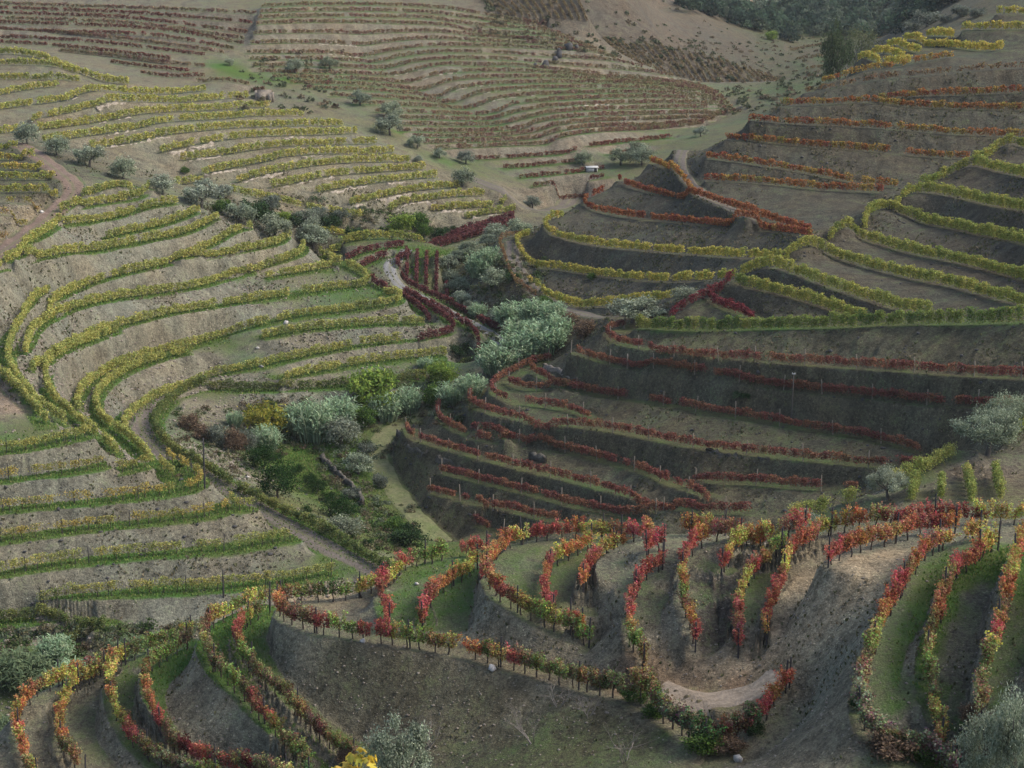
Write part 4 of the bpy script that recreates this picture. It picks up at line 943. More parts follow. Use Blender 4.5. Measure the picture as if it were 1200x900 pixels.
def tone(c, k=1.45, g=.13):
    c = np.array(c) * k; m = c @ np.array([.3, .55, .15])
    return c * (1 - g) + m * g
PAL = {k: tone(v, 1.35, .16) for k, v in PAL.items()}
STY = {k: ([(tone(c, 1.25, .12), w) for c, w in v[0]],) + v[1:] for k, v in STY.items()}

def near_plant(i):
    rng = np.random.default_rng(100 + i)
    P, C = [], []
    for s in range(11):                                   # shoots rising from the cordon and drooping over
        x0 = -.5 + 1.0 * s / 10 + rng.normal(0, .05); lean = rng.normal(0, .28); side = rng.choice([-1, 1]) * rng.uniform(.02, .30)
        top = rng.uniform(.62, 1.12); k = rng.integers(58, 84)
        t = rng.uniform(0, 1, k)
        c = rng.uniform(.72, 1.25) * np.array([1, rng.uniform(.75, 1.35), rng.uniform(.8, 1.2)])
        P.append(np.stack([x0 + lean * t + rng.normal(0, .075, k), side * t ** 1.3 + rng.normal(0, .085, k), (.54 + 1.12 * top * t) - .18 * t ** 3 + rng.normal(0, .06, k)], -1))
        C.append(c[None] * rng.uniform(.7, 1.3, (k, 1)) * (1 + rng.normal(0, .10, (k, 3))) * np.exp(rng.normal(0, 1, (k, 1)) * np.array([[.05, .38, .15]])))
    P.append(np.stack([np.linspace(-.55, .55, 16), rng.normal(0, .05, 16), .60 + rng.normal(0, .04, 16)], -1)); C.append(rng.uniform(.6, 1.1, (16, 1)) * np.ones((16, 3)))
    P = np.vstack(P); C = np.clip(np.vstack(C), .1, 2)
    return leaf_mesh('leaves', P, rng.uniform(.040, .070, len(P)), C, rng, .9, .6)
NEAR_LEAF = [near_plant(i) for i in range(12)]
def vine_trunk(i):
    rng = np.random.default_rng(200 + i)
    t = np.linspace(0, 1, 6)
    pts = np.stack([rng.normal(0, .05) * np.sin(t * 3) + .1 * t * rng.choice([-1, 1]), rng.normal(0, .03) * np.sin(t * 4), -.12 + .86 * t], -1)
    arms = [(pts, .055 - .022 * t)]
    for sgn in (-1, 1):
        a = np.stack([pts[-1, 0] + sgn * np.linspace(0, .48, 4), pts[-1, 1] + np.zeros(4), pts[-1, 2] + np.array([0, .05, .07, .05])], -1)
        arms.append((a, np.array([.03, .024, .02, .014])))
    return tube_mesh('trunk', arms, M_VINEWOOD, 6)
NEAR_TRUNK = [vine_trunk(i) for i in range(5)]
def post_mesh(name, h, r, m):
    z = np.array([-.3, h * .5, h - .03, h]); return tube_mesh(name, [(np.stack([z * .01, z * 0, z], -1), np.array([r, r * .95, r * .9, r * .72]))], m, 7)
POST_DARK = post_mesh('post', 1.85, .055, M_DARKPOST)
POST_PALE = post_mesh('post', 1.75, .06, M_PALEPOST)
POST_THIN = post_mesh('post', 1.6, .045, M_DARKPOST)
def thin_trunk(i):
    rng = np.random.default_rng(240 + i); t = np.linspace(0, 1, 4)
    return tube_mesh('trunk', [(np.stack([rng.normal(0, .06) * np.sin(t * 3), rng.normal(0, .04) * t, -.1 + .75 * t], -1), .05 - .02 * t)], M_VINEWOOD, 5)
MID_TRUNK = [thin_trunk(i) for i in range(3)]

def child(name, me, parent, loc, rz=0., sc=(1, 1, 1), tilt=(0, 0)):
    o = bpy.data.objects.new(name, me); o.location = loc; o.rotation_euler = (tilt[0], tilt[1], rz); o.scale = sc
    o.parent = parent; COL.objects.link(o); return o

def along(P, u):
    s = np.concatenate([[0], np.cumsum(np.linalg.norm(np.diff(P[:, :2], axis=0), axis=1))])
    u = np.asarray(u, float)
    x, y = np.interp(u, s, P[:, 0]), np.interp(u, s, P[:, 1])
    e = .4
    dx = np.interp(np.minimum(u + e, s[-1]), s, P[:, 0]) - np.interp(np.maximum(u - e, 0), s, P[:, 0]); dy = np.interp(np.minimum(u + e, s[-1]), s, P[:, 1]) - np.interp(np.maximum(u - e, 0), s, P[:, 1])
    L_ = np.maximum(np.hypot(dx, dy), 1e-6)
    return x, y, dx / L_, dy / L_, s[-1]

SPARSE = {'t7a': .3, 't6b': .12, 't9b': .05, 't1b': .1, 't8c': .1}
n_near = 0
for R in ROWS:
    P = R['P']; rng = np.random.default_rng(abs(hash(R['key'])) % 1000 if False else sum(ord(c) * (k + 7) for k, c in enumerate(R['key'])))
    _, _, _, _, LEN = along(P, [0])
    base = np.array([P[0, 0], P[0, 1], float(ground(P[0, 0], P[0, 1]))])
    if R['style'] == 'near':
        root = tag(empty('vine_row', base), R['label'], 'vine row', R['group'])
        n = max(2, int(LEN / .92)); pal = R['pal']
        uu = (np.arange(n) + .5) / n * LEN
        for k, u in enumerate(uu):
            if rng.random() < SPARSE.get(R['key'], .03):
                continue
            x, y, dx, dy, _ = along(P, u)
            f = np.clip(u / LEN + rng.normal(0, .018), 0, .9999) * len(pal)
            c = np.array(PAL[pal[int(f)]])
            if rng.random() < .22:
                c = c * .55 + .45 * np.array(PAL[pal[min(len(pal) - 1, max(0, int(f) + rng.choice([-1, 1])))]])
            if rng.random() < .3:
                c = c * .6 + .4 * np.array(PAL[rng.choice(list('obyp'))])
            c = c * rng.uniform(.72, 1.2)
            big = 1.25 if pal[int(f)] in 'kpd' and R['key'] in ('t4a', 't10a', 't4b') else 1.0
            x += rng.normal(0, .06); y += rng.normal(0, .06)
            g = float(ground(x, y))
            rz = math.atan2(dy, dx) + (math.pi if rng.random() < .5 else 0) + rng.normal(0, .1)
            s = rng.uniform(.88, 1.1) * big
            v = child('grapevine', NEAR_LEAF[rng.integers(12)], root, (x - base[0], y - base[1], g - base[2]), rz, (rng.uniform(.9, 1.12) * big, rng.uniform(.85, 1.2) * big, s * (.9 if pal[int(f)] == 'p' else 1)))
            v.color = (*c, 1)
            child('trunk', NEAR_TRUNK[rng.integers(5)], v, (0, 0, 0), rng.choice([0, math.pi]))
            n_near += 1
        k = 0; u = .15
        while u < LEN:
            x, y, dx, dy, _ = along(P, u)
            child('post', POST_DARK, root, (x - base[0], y - base[1], float(ground(x, y)) - base[2]), rng.uniform(0, 6), (1, 1, rng.uniform(.93, 1.08)), (rng.normal(0, .03), rng.normal(0, .03)))
            u += rng.uniform(5.2, 6.6)
        x, y, _, _, _ = along(P, LEN - .1)
        child('post', POST_DARK, root, (x - base[0], y - base[1], float(ground(x, y)) - base[2]), 0, (1, 1, 1), (.05, 0))
        continue
    pal, hb, ht, hw, dens, gap = STY[R['style']]
    rmean = float(np.hypot(P[:, 0], P[:, 1]).mean())
    s = max(.07, (.00040 if R['style'] in ('far', 'farr', 'fard') else .00048) * rmean)
    n = int(dens * 2.0 * (2 * (ht - hb) + 2 * hw) / (1.7 * s * s) * LEN * .62)
    spc = 1.15
    npl = max(2, int(LEN / spc))
    pu = (np.arange(npl) + .5) / npl * LEN + rng.normal(0, .08, npl)
    hm = rng.uniform(.78, 1.14, npl); keep = rng.random(npl) > gap
    pick = rng.integers(npl, size=n); pick = pick[keep[pick]]; n = len(pick)
    u = np.clip(pu[pick] + rng.normal(0, .36, n) * rng.uniform(.75, 1.15, npl)[pick], 0, LEN)
    lat = rng.normal(0, hw * .52, n)
    zf = rng.beta(1.7, 1.25, n)
    x, y, dx, dy, _ = along(P, u)
    X, Y = x - dy * lat, y + dx * lat
    zz = ground(x, y) + hb + (ht - hb) * zf * hm[pick] * (1 + .12 * vnoise(u * 1.7, u * 0, 3)) - .35 * np.maximum(np.abs(lat) - hw, 0)
    Pw = np.stack([X - base[0], Y - base[1], zz - base[2]], -1)
    cols = np.array([c for c, w in pal]); w = np.array([w for c, w in pal], float); w /= w.sum()
    # colour changes plant by plant with runs of the same hue
    run = vnoise(pu / 7.0, pu * 0 + 3, 11) * .5 + vnoise(pu / 2.2, pu * 0 + 9, 12) * .5
    q = np.clip((run + .75) / 1.5 + rng.normal(0, .13, npl), 0, .999)
    ci = np.searchsorted(np.cumsum(w), q)
    C = cols[np.minimum(ci[pick], len(cols) - 1)]
    alt = rng.random(n) < .2
    C = np.where(alt[:, None], cols[rng.integers(len(cols), size=n)], C)
    C = C * rng.uniform(.68, 1.34, (n, 1)) * (1 + rng.normal(0, .07, (n, 3)))
    me = leaf_mesh('foliage', Pw, s * rng.uniform(.75, 1.2, n), np.clip(C, .005, 1), rng, .85, .75)
    if R['posts'] or R['style'] in ('low', 'lowy'):
        root = tag(empty('vine_row', base), R['label'], 'vine row', R['group'])
        child('foliage', me, root, (0, 0, 0))
        u = .3
        pm = POST_PALE if R['posts'] == 'pale' else POST_THIN
        while R['posts'] and u < LEN:
            a, b, _, _, _ = along(P, u)
            if abs(math.atan2(a, b)) < math.radians(17.6):
                child('post', pm, root, (a - base[0], b - base[1], float(ground(a, b)) - base[2]), rng.uniform(0, 6), (1, 1, rng.uniform(.88, 1.1)), (rng.normal(0, .04), rng.normal(0, .04)))
            u += rng.uniform(5.0, 7.5)
        if R['style'] in ('low', 'lowy'):
            for u in pu[keep]:
                a, b, _, _, _ = along(P, u)
                if abs(math.atan2(a, b)) < math.radians(17.2):
                    child('trunk', MID_TRUNK[rng.integers(3)], root, (a - base[0], b - base[1], float(ground(a, b)) - base[2]), rng.uniform(0, 6))
    else:
        o = bpy.data.objects.new('vine_row', me); o.location = base; COL.objects.link(o)
        tag(o, R['label'], 'vine row', R['group'])
print('near plants', n_near)

# ------------------------------------------------------------------ trees, shrubs and reeds
def crown(name, seed, w, h, z0, nclump, nleaf, size, cols, flat=.6, spread=.16, up=.4):
    rng = np.random.default_rng(seed)
    P, C = [], []
    for k in range(nclump):
        th = rng.uniform(0, 2 * math.pi); ph = math.asin(rng.uniform(-flat, 1)); rad = rng.uniform(.3, 1.25) ** .6
        c = np.array([math.cos(th) * math.cos(ph) * rad * w / 2, math.sin(th) * math.cos(ph) * rad * w / 2, z0 + h * .5 + math.sin(ph) * rad * h * .5])
        m = int(nleaf / nclump * rng.uniform(.6, 1.4))
        q = rng.normal(0, 1, (m, 3)) * np.array([w * spread, w * spread, h * spread * 1.1]) * rng.uniform(.6, 1.2)
        P.append(c + q)
        tone = rng.uniform(.72, 1.28)
        C.append(np.array(cols)[rng.integers(len(cols), size=m)] * tone * rng.uniform(.72, 1.3, (m, 1)))
    P = np.vstack(P); C = np.clip(np.vstack(C), .004, .9)
    P[:, 2] = np.maximum(P[:, 2], z0 * .5)
    return leaf_mesh(name, P, size * rng.uniform(.7, 1.25, len(P)), C, rng, .5, up)
def limbs(name, seed, h, w, r0, nl=5, m=None, z_split=.3):
    rng = np.random.default_rng(seed)
    paths = []
    t = np.linspace(0, 1, 5)
    lean = rng.normal(0, .12, 2) * h
    st = np.stack([lean[0] * t ** 2 * z_split, lean[1] * t ** 2 * z_split, -.3 + (h * z_split + .3) * t], -1)
    paths.append((st, r0 * (1.25 - .45 * t)))
    for k in range(nl):
        a = 2 * math.pi * (k + rng.uniform(-.3, .3)) / nl
        e = np.array([math.cos(a) * w * rng.uniform(.25, .42), math.sin(a) * w * rng.uniform(.25, .42), h * rng.uniform(.62, .95)])
        mid = st[-1] * .5 + e * .5 + np.array([math.cos(a), math.sin(a), 0]) * w * .06
        p = np.stack([st[-1], st[-1] * .6 + mid * .4, mid, mid * .4 + e * .6, e])
        paths.append((p, r0 * np.array([.7, .5, .36, .25, .1])))
    return tube_mesh(name, paths, m or M_BARK, 7)
OLV = [(.14, .165, .125), (.18, .205, .165), (.10, .122, .088), (.22, .24, .195)]
OLIVE = [(limbs('trunk', 300 + i, 3.6, 4.4, .20, 5), crown('crown', 310 + i, 4.3, 3.0, .35, 26, 3400, .17, OLV, .7, .10, 1.3)) for i in range(5)]
OLIVE_FINE = [(limbs('trunk', 320 + i, 3.9, 4.4, .20, 7), crown('crown', 330 + i, 4.4, 3.2, .7, 46, 13000, .085, OLV, .6, .07, 1.0)) for i in range(2)]
def place(name, meshes, p, sc, rz=0., label='', cat='tree', group=None, names=('trunk', 'crown')):
    root = tag(empty(name, p, rz), label, cat, group)
    root.scale = sc if isinstance(sc, tuple) else (sc,) * 3
    for nm, me in zip(names, meshes):
        child(nm, me, root, (0, 0, 0))
    return root
rt = random.Random(5)
def olive(px, py, wpx, label, group, base=True, r=None, fine=False, dz=0, hs=1.0):
    if r is None:
        p, d = hit(px, py)
    else:
        q = at_r(px, py, r); p = np.array([q[0], q[1], float(ground(q[0], q[1]))]); d = r
    sc = wpx * d / F_PX / 4.6
    p = (p[0], p[1], p[2] + dz)
    root = place('olive_tree', (OLIVE_FINE if fine else OLIVE)[rt.randrange(2 if fine else 5)], p, (sc, sc, sc * hs), rt.uniform(0, 6.28), label, 'olive tree', group)
    t = rt.uniform(1.2, 1.6) if d > 190 else rt.uniform(1.2, 1.5)
    [c for c in root.children if c.name.startswith('crown')][0].color = (t, t * rt.uniform(.97, 1.03), t * rt.uniform(.82, .95), 1)
    return root
G = 'olive trees along the gully'
for px, py, w, l in [(32, 169, 30, 'leftmost olive tree of the gully line, at the top of the brown track'), (67, 183, 28, 'second olive tree of the gully line, beside the brown track'), (105, 196, 33, 'broad dark olive tree above the brown track bend'),
                     (145, 210, 31, 'olive tree behind the topmost left hillside row'), (191, 228, 29, 'olive tree with a dark round crown at the end of the second left hillside row'), (236, 244, 38, 'largest grey olive tree in the middle of the gully'),
                     (281, 263, 33, 'olive tree beside the yellow tip of the fourth left hillside row'), (240, 222, 17, 'small pale olive sapling behind the largest gully olive'), (322, 280, 37, 'flat-topped olive tree standing among yellow vines on the nose'),
                     (367, 295, 34, 'olive tree with bare dark stem, last before the green pocket'), (360, 268, 30, 'olive tree behind the last two gully olives, among dark bushes'), (262, 232, 20, 'small grey olive between dark green gully bushes')]:
    olive(px, py, w, l, G)
G = 'olive trees dotted over the far slope'
for px, py, w, l in [(346, 86, 20, 'left of two round olives on the grey far slope'), (386, 83, 19, 'right of two round olives on the grey far slope'), (269, 77, 10, 'tiny olive on the green patch of the far slope'), (422, 124, 22, 'lone olive below the two round ones on the far slope'),
                     (457, 140, 25, 'upper of two stacked olives on the far slope'), (457, 159, 31, 'lower and wider of two stacked olives on the far slope'), (489, 174, 20, 'olive by the end of the yellow rows, left of two pale ones'), (515, 186, 16, 'upright pale olive on a green patch, far slope'),
                     (546, 192, 20, 'pale olive right of the green patch, far slope'), (542, 219, 27, 'dark olive at the head of the dirt track'), (624, 244, 19, 'small olive where the dirt track bends'), (490, 191, 10, 'tiny grey olive at the tip of a yellow row')]:
    olive(px, py, w, l, G)
G = 'olive trees by the white shed'
for px, py, w, l in [(683, 194, 21, 'dark olive just left of the white shed'), (727, 194, 25, 'left olive of the clump right of the white shed'), (752, 194, 28, 'widest olive of the clump right of the white shed'), (745, 183, 22, 'rear olive of the clump right of the white shed'), (821, 160, 15, 'small olive beyond the top of the pale climbing track')]:
    olive(px, py, w, l, G)
G = 'olive trees between the road and the stream'
for px, py, w, l in [(525, 319, 26, 'front olive at the left edge of the green plot line'), (529, 333, 25, 'olive at the lower right corner of the green plot'), (538, 345, 27, 'round pale olive below the corner of the green plot'), (541, 357, 22, 'small olive beside the crimson road row, upper one'),
                     (552, 366, 22, 'small olive beside the crimson road row, lower one'), (562, 371, 20, 'olive next to a pale reed tuft by the road row'), (579, 380, 23, 'last dark olive of the road line before the big reeds'), (537, 306, 20, 'dark olive behind the crimson block, left one'),
                     (551, 300, 27, 'wide dark olive behind the crimson block, middle one'), (573, 288, 22, 'olive behind the crimson block, upper left one'), (581, 280, 27, 'olive behind the crimson block, upper right one'), (607, 277, 30, 'dark low olive beside the yellow nose at the track head'),
                     (581, 336, 31, 'big dark olive in the gully under the hill track'), (607, 394, 25, 'dark olive at the foot of the tall reeds')]:
    olive(px, py, w, l, G, hs=.85)
G = 'olive trees on the mound and the spur'
olive(1157, 534, 66, 'large silvery olive tree standing alone on the mound crest', G, fine=True)
olive(1187, 502, 58, 'dark silvery olive tree at the right edge, behind the mound', G, r=147.5, fine=True)
olive(1040, 585, 42, 'bushy olive tree on the left shoulder of the mound', G, fine=True)
olive(944, 608, 42, 'ragged pale olive tree peeping over the near skyline', G, r=126, fine=True)
olive(742, 378, 62, 'broad olive thicket at the left end of the long green row', G, hs=.6)
olive(803, 353, 34, 'low olive shrub beside the crimson ridge row', G, hs=.6)
G = 'olive trees on the valley floor'
olive(400, 521, 47, 'broad grey olive tree in front of the reeds on the valley floor', G, hs=.9)
olive(405, 626, 46, 'low silver olive tree at the bottom of the orchard', G, hs=.6)
olive(420, 556, 33, 'dark olive tree on the stony bank above the orchard', G)
G = 'olive trees rising at the bottom edge'
def low_olive(px, ytop, r, wm, label, hs=1.0):
    q = at_r(px, ytop, r); g = float(ground(q[0], q[1])); h = q[2] - g
    sc = wm / 4.6
    ot = place('olive_tree', OLIVE_FINE[rt.randrange(2)], (q[0], q[1], g), (sc, sc, max(h, 1.5) / 4.2), rt.uniform(0, 6.28), label, 'olive tree', G)
    [c for c in ot.children if c.name.startswith('crown')][0].color = (1.4, 1.42, 1.25, 1)
low_olive(467, 846, 84, 3.6, 'silver olive tree at the bottom edge beside the yellow leaves')
low_olive(1168, 832, 66, 2.5, 'large silver olive tree filling the bottom right corner')
low_olive(1200, 808, 64, 2.2, 'taller silver olive tree cut by the right edge at the bottom')

BUSH = {}
for nm, cols in {'dark': [(.030, .055, .022), (.045, .075, .030), (.022, .040, .018)], 'green': [(.055, .10, .024), (.085, .135, .03), (.04, .075, .022)], 'lime': [(.13, .19, .035), (.17, .21, .045), (.09, .14, .03)],
                 'gold': [(.20, .19, .035), (.26, .22, .04), (.13, .15, .03)], 'brown': [(.12, .085, .055), (.16, .11, .07), (.085, .06, .045)], 'grey': [(.11, .125, .095), (.15, .16, .13), (.085, .10, .07)]}.items():
    BUSH[nm] = [(limbs('stem', 400 + i, 1.6, 1.8, .06, 5, None, .15), crown('crown', 410 + i + len(nm) * 7, 2.2, 1.7, .12, 30, 2400, .12, [tuple(1.3 * v for v in c) for c in cols], .7, .12)) for i in range(2)]
def bush(kind, px, py, w, label, cat='bush', name='bush', hs=1.0, group=None):
    p, d = hit(px, py); sc = w * d / F_PX / 2.5
    return place(name, BUSH[kind][rt.randrange(2)], tuple(p), (sc, sc, sc * hs), rt.uniform(0, 6.28), label, cat, group, ('stem', 'crown'))
G = 'dark citrus trees in the valley orchard'
CITRUS = [(limbs('trunk', 450 + i, 2.6, 3, .11, 5, None, .22), crown('crown', 460 + i, 3.2, 2.9, .45, 44, 3600, .105, [(.020, .048, .014), (.030, .066, .018), (.015, .034, .012)], .85, .10)) for i in range(2)]
for px, py, w, hs, l in [(309, 552, 40, .85, 'upper of the two large dark orchard trees'), (325, 584, 49, .95, 'largest dark green orchard tree, in the grassy corner'), (371, 579, 24, .9, 'medium dark orchard tree beside the stone bank'), (385, 590, 17, .9, 'small dark orchard tree, second along the stone bank'),
                         (398, 609, 42, .7, 'wide dark orchard tree behind the low silver olive'), (351, 555, 13, .9, 'small orchard tree right of the uppermost pair'), (359, 603, 13, .9, 'tiny orchard tree below the largest one'), (430, 642, 13, .95, 'lone little orchard tree near the track end'), (362, 567, 15, .9, 'small orchard tree between the pair and the stone bank')]:
    p, d = hit(px, py); sc = w * d / F_PX / 3.5
    place('orange_tree', CITRUS[rt.randrange(2)], tuple(p), (sc, sc, sc * hs), rt.uniform(0, 6.28), l, 'orange tree', G)
G = 'green bushes in the gully'
for k, px, py, w, l in [('green', 260, 250, 20, 'green bush between two gully olives'), ('dark', 298, 257, 30, 'dark green bush left of the bright gully bush'), ('dark', 312, 262, 20, 'dark green bush just left of the bright upright one'), ('lime', 331, 262, 17, 'bright green upright bush in the gully'),
                        ('dark', 346, 264, 17, 'dark bush right of the bright upright gully bush'), ('dark', 385, 272, 28, 'dark spreading bush right of the last gully olives'), ('dark', 415, 280, 20, 'dark bush at the gully mouth by the rubble'), ('lime', 470, 274, 29, 'light green bush on the rubble slope above the road'),
                        ('green', 497, 278, 18, 'dull green bush right of the light green one'), ('dark', 513, 281, 20, 'dark round bush at the corner of the crimson block'), ('dark', 527, 277, 16, 'second dark round bush at the crimson block'), ('green', 217, 204, 10, 'small round bright bush at the foot of the stone walls'),
                        ('grey', 400, 262, 20, 'greyish scrub on the gully rubble'), ('grey', 375, 258, 18, 'pale scrub behind the dark gully bushes'), ('green', 490, 268, 22, 'scrubby green bush above the rubble slope'), ('grey', 320, 246, 20, 'grey scrub above the bright upright bush')]:
    bush(k, px, py, w, l, group=G)
G = 'bushes and small trees along the stream'
for k, px, py, w, hs, l in [('gold', 310, 505, 50, .9, 'yellow-green tree at the left end of the reeds'), ('gold', 335, 500, 24, .9, 'small yellowish tree just left of the tallest reeds'), ('lime', 441, 476, 54, 1.0, 'leafy light green tree behind the stream reeds'), ('lime', 518, 450, 34, 1.0, 'light green bush on the bank above the stream reeds'),
                            ('green', 507, 476, 26, 1.3, 'olive green bush in the stream reeds'), ('green', 428, 500, 26, 1.1, 'dull green bush right of the tallest reeds'), ('grey', 257, 522, 26, 1.2, 'pale willow shrub on the scree below the hedge'), ('brown', 222, 503, 26, .8, 'reddish brown scrub on the scree'),
                            ('brown', 240, 515, 26, .8, 'dry brown scrub below the reddish one'), ('brown', 275, 530, 26, 1.4, 'tall dry brown scrub at the orchard edge'), ('grey', 290, 528, 24, 1.3, 'grey leafless scrub beside the orchard trees'), ('brown', 684, 397, 30, .9, 'round dark brown brush heap beside the track junction'),
                            ('brown', 668, 380, 22, .8, 'dry scrub above the brown brush heap'), ('dark', 480, 640, 40, .9, 'dark spiny bush on the grassy path bank'), ('green', 460, 625, 30, .8, 'green bush on the path edge behind the near skyline'), ('dark', 538, 420, 26, 1.0, 'dark shrub under the terrace tip by the reeds'),
                            ('grey', 430, 530, 20, .8, 'grey scrub on the stony bank'), ('grey', 413, 585, 24, .8, 'grey scrub below the stony bank'), ('grey', 445, 572, 18, 1.2, 'thin grey shrub beside the stream path'), ('dark', 540, 495, 14, .7, 'black bush under a slanting red row'), ('dark', 600, 330, 16, .8, 'dark shrub on the bank below the hill track'),
                            ('green', 693, 328, 11, .8, 'small bright shrub on the bank between two yellow rows'), ('green', 640, 360, 18, .8, 'green shrub at the fork of the hill track'), ('dark', 870, 472, 22, .5, 'dark low shrub on the bank behind the tall wooden pole')]:
    bush(k, px, py, w, l, hs=hs, group=G)
G = 'brambles on the bottom terrace edges'
for k, px, py, w, hs, l in [('dark', 705, 806, 22, .7, 'dark purple bramble on the rim of the big bare bank'), ('green', 745, 822, 34, .5, 'grey-green bramble spilling over the rim of the big bank'), ('green', 768, 838, 34, .5, 'bramble mat left of the lower track bend'), ('green', 822, 878, 46, .6, 'dark leafy bramble under the track bend'),
                            ('brown', 855, 880, 42, .6, 'reddish bramble under the track bend'), ('dark', 885, 862, 24, .9, 'dark green bramble at the foot of the red row on the bend'), ('brown', 1045, 885, 60, .6, 'faded bramble mat on the lower right terrace edge'), ('green', 1090, 893, 50, .6, 'green bramble beside the faded mat'), ('brown', 1137, 850, 26, 1.1, 'rust-coloured bush at the foot of the grey bank, by the corner olive'),
                            ('brown', 405, 895, 26, 1.0, 'dark brown dead bush left of the yellow leaves'), ('dark', 1005, 830, 22, .7, 'dark creeper on the stony edge, lower right')]:
    bush(k, px, py, w, l, name='bramble', cat='bramble', hs=hs, group=G)
# hill crest shrubs and two big trees
G = 'grey shrubs on the hill crest'
for px, py, w, l in [(1086, 31, 30, 'largest grey shrub on the hill crest'), (1070, 38, 22, 'grey shrub lowest on the crest line'), (1125, 20, 20, 'grey shrub beside the summit slope'), (1146, 20, 17, 'small grey shrub nearest the golden summit rows'), (1108, 26, 13, 'yellowish little shrub on the crest')]:
    bush('grey', px, py, w, l, group=G, hs=.8)
TALL = (limbs('trunk', 500, 10, 7, .28, 7, None, .35), crown('crown', 501, 7.5, 7.6, 2.6, 46, 5200, .24, [(.06, .085, .04), (.085, .11, .05), (.04, .06, .03)], .8, .085))
TALL2 = (limbs('trunk', 503, 9, 8, .25, 8, None, .3), crown('crown', 504, 9, 7.0, 2.4, 40, 2600, .21, [(.10, .115, .06), (.13, .14, .07), (.075, .09, .045)], .7, .09))
for me, px, wpx, ytop, r, l in [(TALL, 983, 34, 31, 375, 'tall dark tree in the valley behind the hill crest'), (TALL2, 1009, 42, 26, 385, 'wide airy tree right of the tall dark one')]:
    q = at_r(px, ytop, r); g = float(ground(q[0], q[1])); h = q[2] - g
    w = wpx * r / F_PX
    place('broadleaf_tree', me, (q[0], q[1], g), (w / 8.2, w / 8.2, h / 10.2), 1.0, l, 'tree', 'big trees behind the crest')
bush('lime', 905, 47, 13, 'light green tree at the edge of the far forest', group='bushes and small trees along the stream', cat='tree', name='small_tree')

# giant reeds
def reed_clump(seed, n=240, w=3.4, h=4.2, cols=((.24, .34, .20), (.30, .39, .24), (.17, .26, .135), (.33, .38, .235))):
    rng = np.random.default_rng(seed); V, C = [], []
    for k in range(n):
        a = rng.uniform(0, 6.283); rad = math.sqrt(rng.uniform(0, 1)) * w / 2
        b = np.array([math.cos(a) * rad * .75, math.sin(a) * rad * .75, -.1]); hh = h * rng.uniform(.55, 1.05) * (1 - .25 * (rad / (w / 2)) ** 2)
        out = np.array([math.cos(a), math.sin(a), 0]) * rad * .45 + np.append(rng.normal(0, .25, 2), 0)
        c = np.array(cols[rng.integers(len(cols))]) * rng.uniform(.75, 1.25)
        side = np.array([math.cos(a + rng.uniform(0, 3)), math.sin(a + rng.uniform(0, 3)), 0])
        p0, p1, p2 = b, b + np.array([out[0] * .4, out[1] * .4, hh * .6]), b + np.array([out[0], out[1], hh])
        for q0, q1, w0, w1 in ((p0, p1, .03, .05), (p1, p2, .05, .01)):
            V += [q0 - side * w0, q0 + side * w0, q1 + side * w1, q1 - side * w1]; C += [c * .9] * 4
        for m in range(5):                                  # arching blades
            t = rng.uniform(.3, .98); q = p0 * (1 - t) + p2 * t
            d = np.append(rng.normal(0, 1, 2), 0); d /= np.linalg.norm(d); ln = rng.uniform(.4, .75)
            s = np.array([-d[1], d[0], 0]) * .05
            m1 = q + d * ln * .55 + np.array([0, 0, ln * .45]); m2 = q + d * ln + np.array([0, 0, ln * .3])
            V += [q - s, q + s, m1 + s, m1 - s, m1 - s, m1 + s, m2 + s * .2, m2 - s * .2]; C += [c * rng.uniform(.85, 1.25)] * 8
    V = np.array(V)
    return quads_mesh('reed_clump', V, np.arange(len(V)).reshape(-1, 4), M_LEAF, np.array(C))
REED = [reed_clump(600 + i) for i in range(3)]
SOFTREED = [reed_clump(610 + i, 260, 3.4, 3.2, ((.11, .15, .08), (.15, .19, .10), (.09, .125, .065))) for i in range(2)]
G = 'giant reeds along the stream'
def reeds(px, py, w, h, label, soft=False, r=None):
    if r is None: p, d = hit(px, py)
    else:
        q = at_r(px, py, r); p = np.array([q[0], q[1], float(ground(q[0], q[1]))]); d = r
    o = bpy.data.objects.new('reed_clump', (SOFTREED if soft else REED)[rt.randrange(2 if soft else 3)])
    s = w * d / F_PX / 3.5
    o.location = p; o.scale = (s, s, h * d / F_PX / (3.4 if soft else 4.3)); o.rotation_euler = (0, 0, rt.uniform(0, 6.28)); COL.objects.link(o)
    tag(o, label, 'reeds', G)
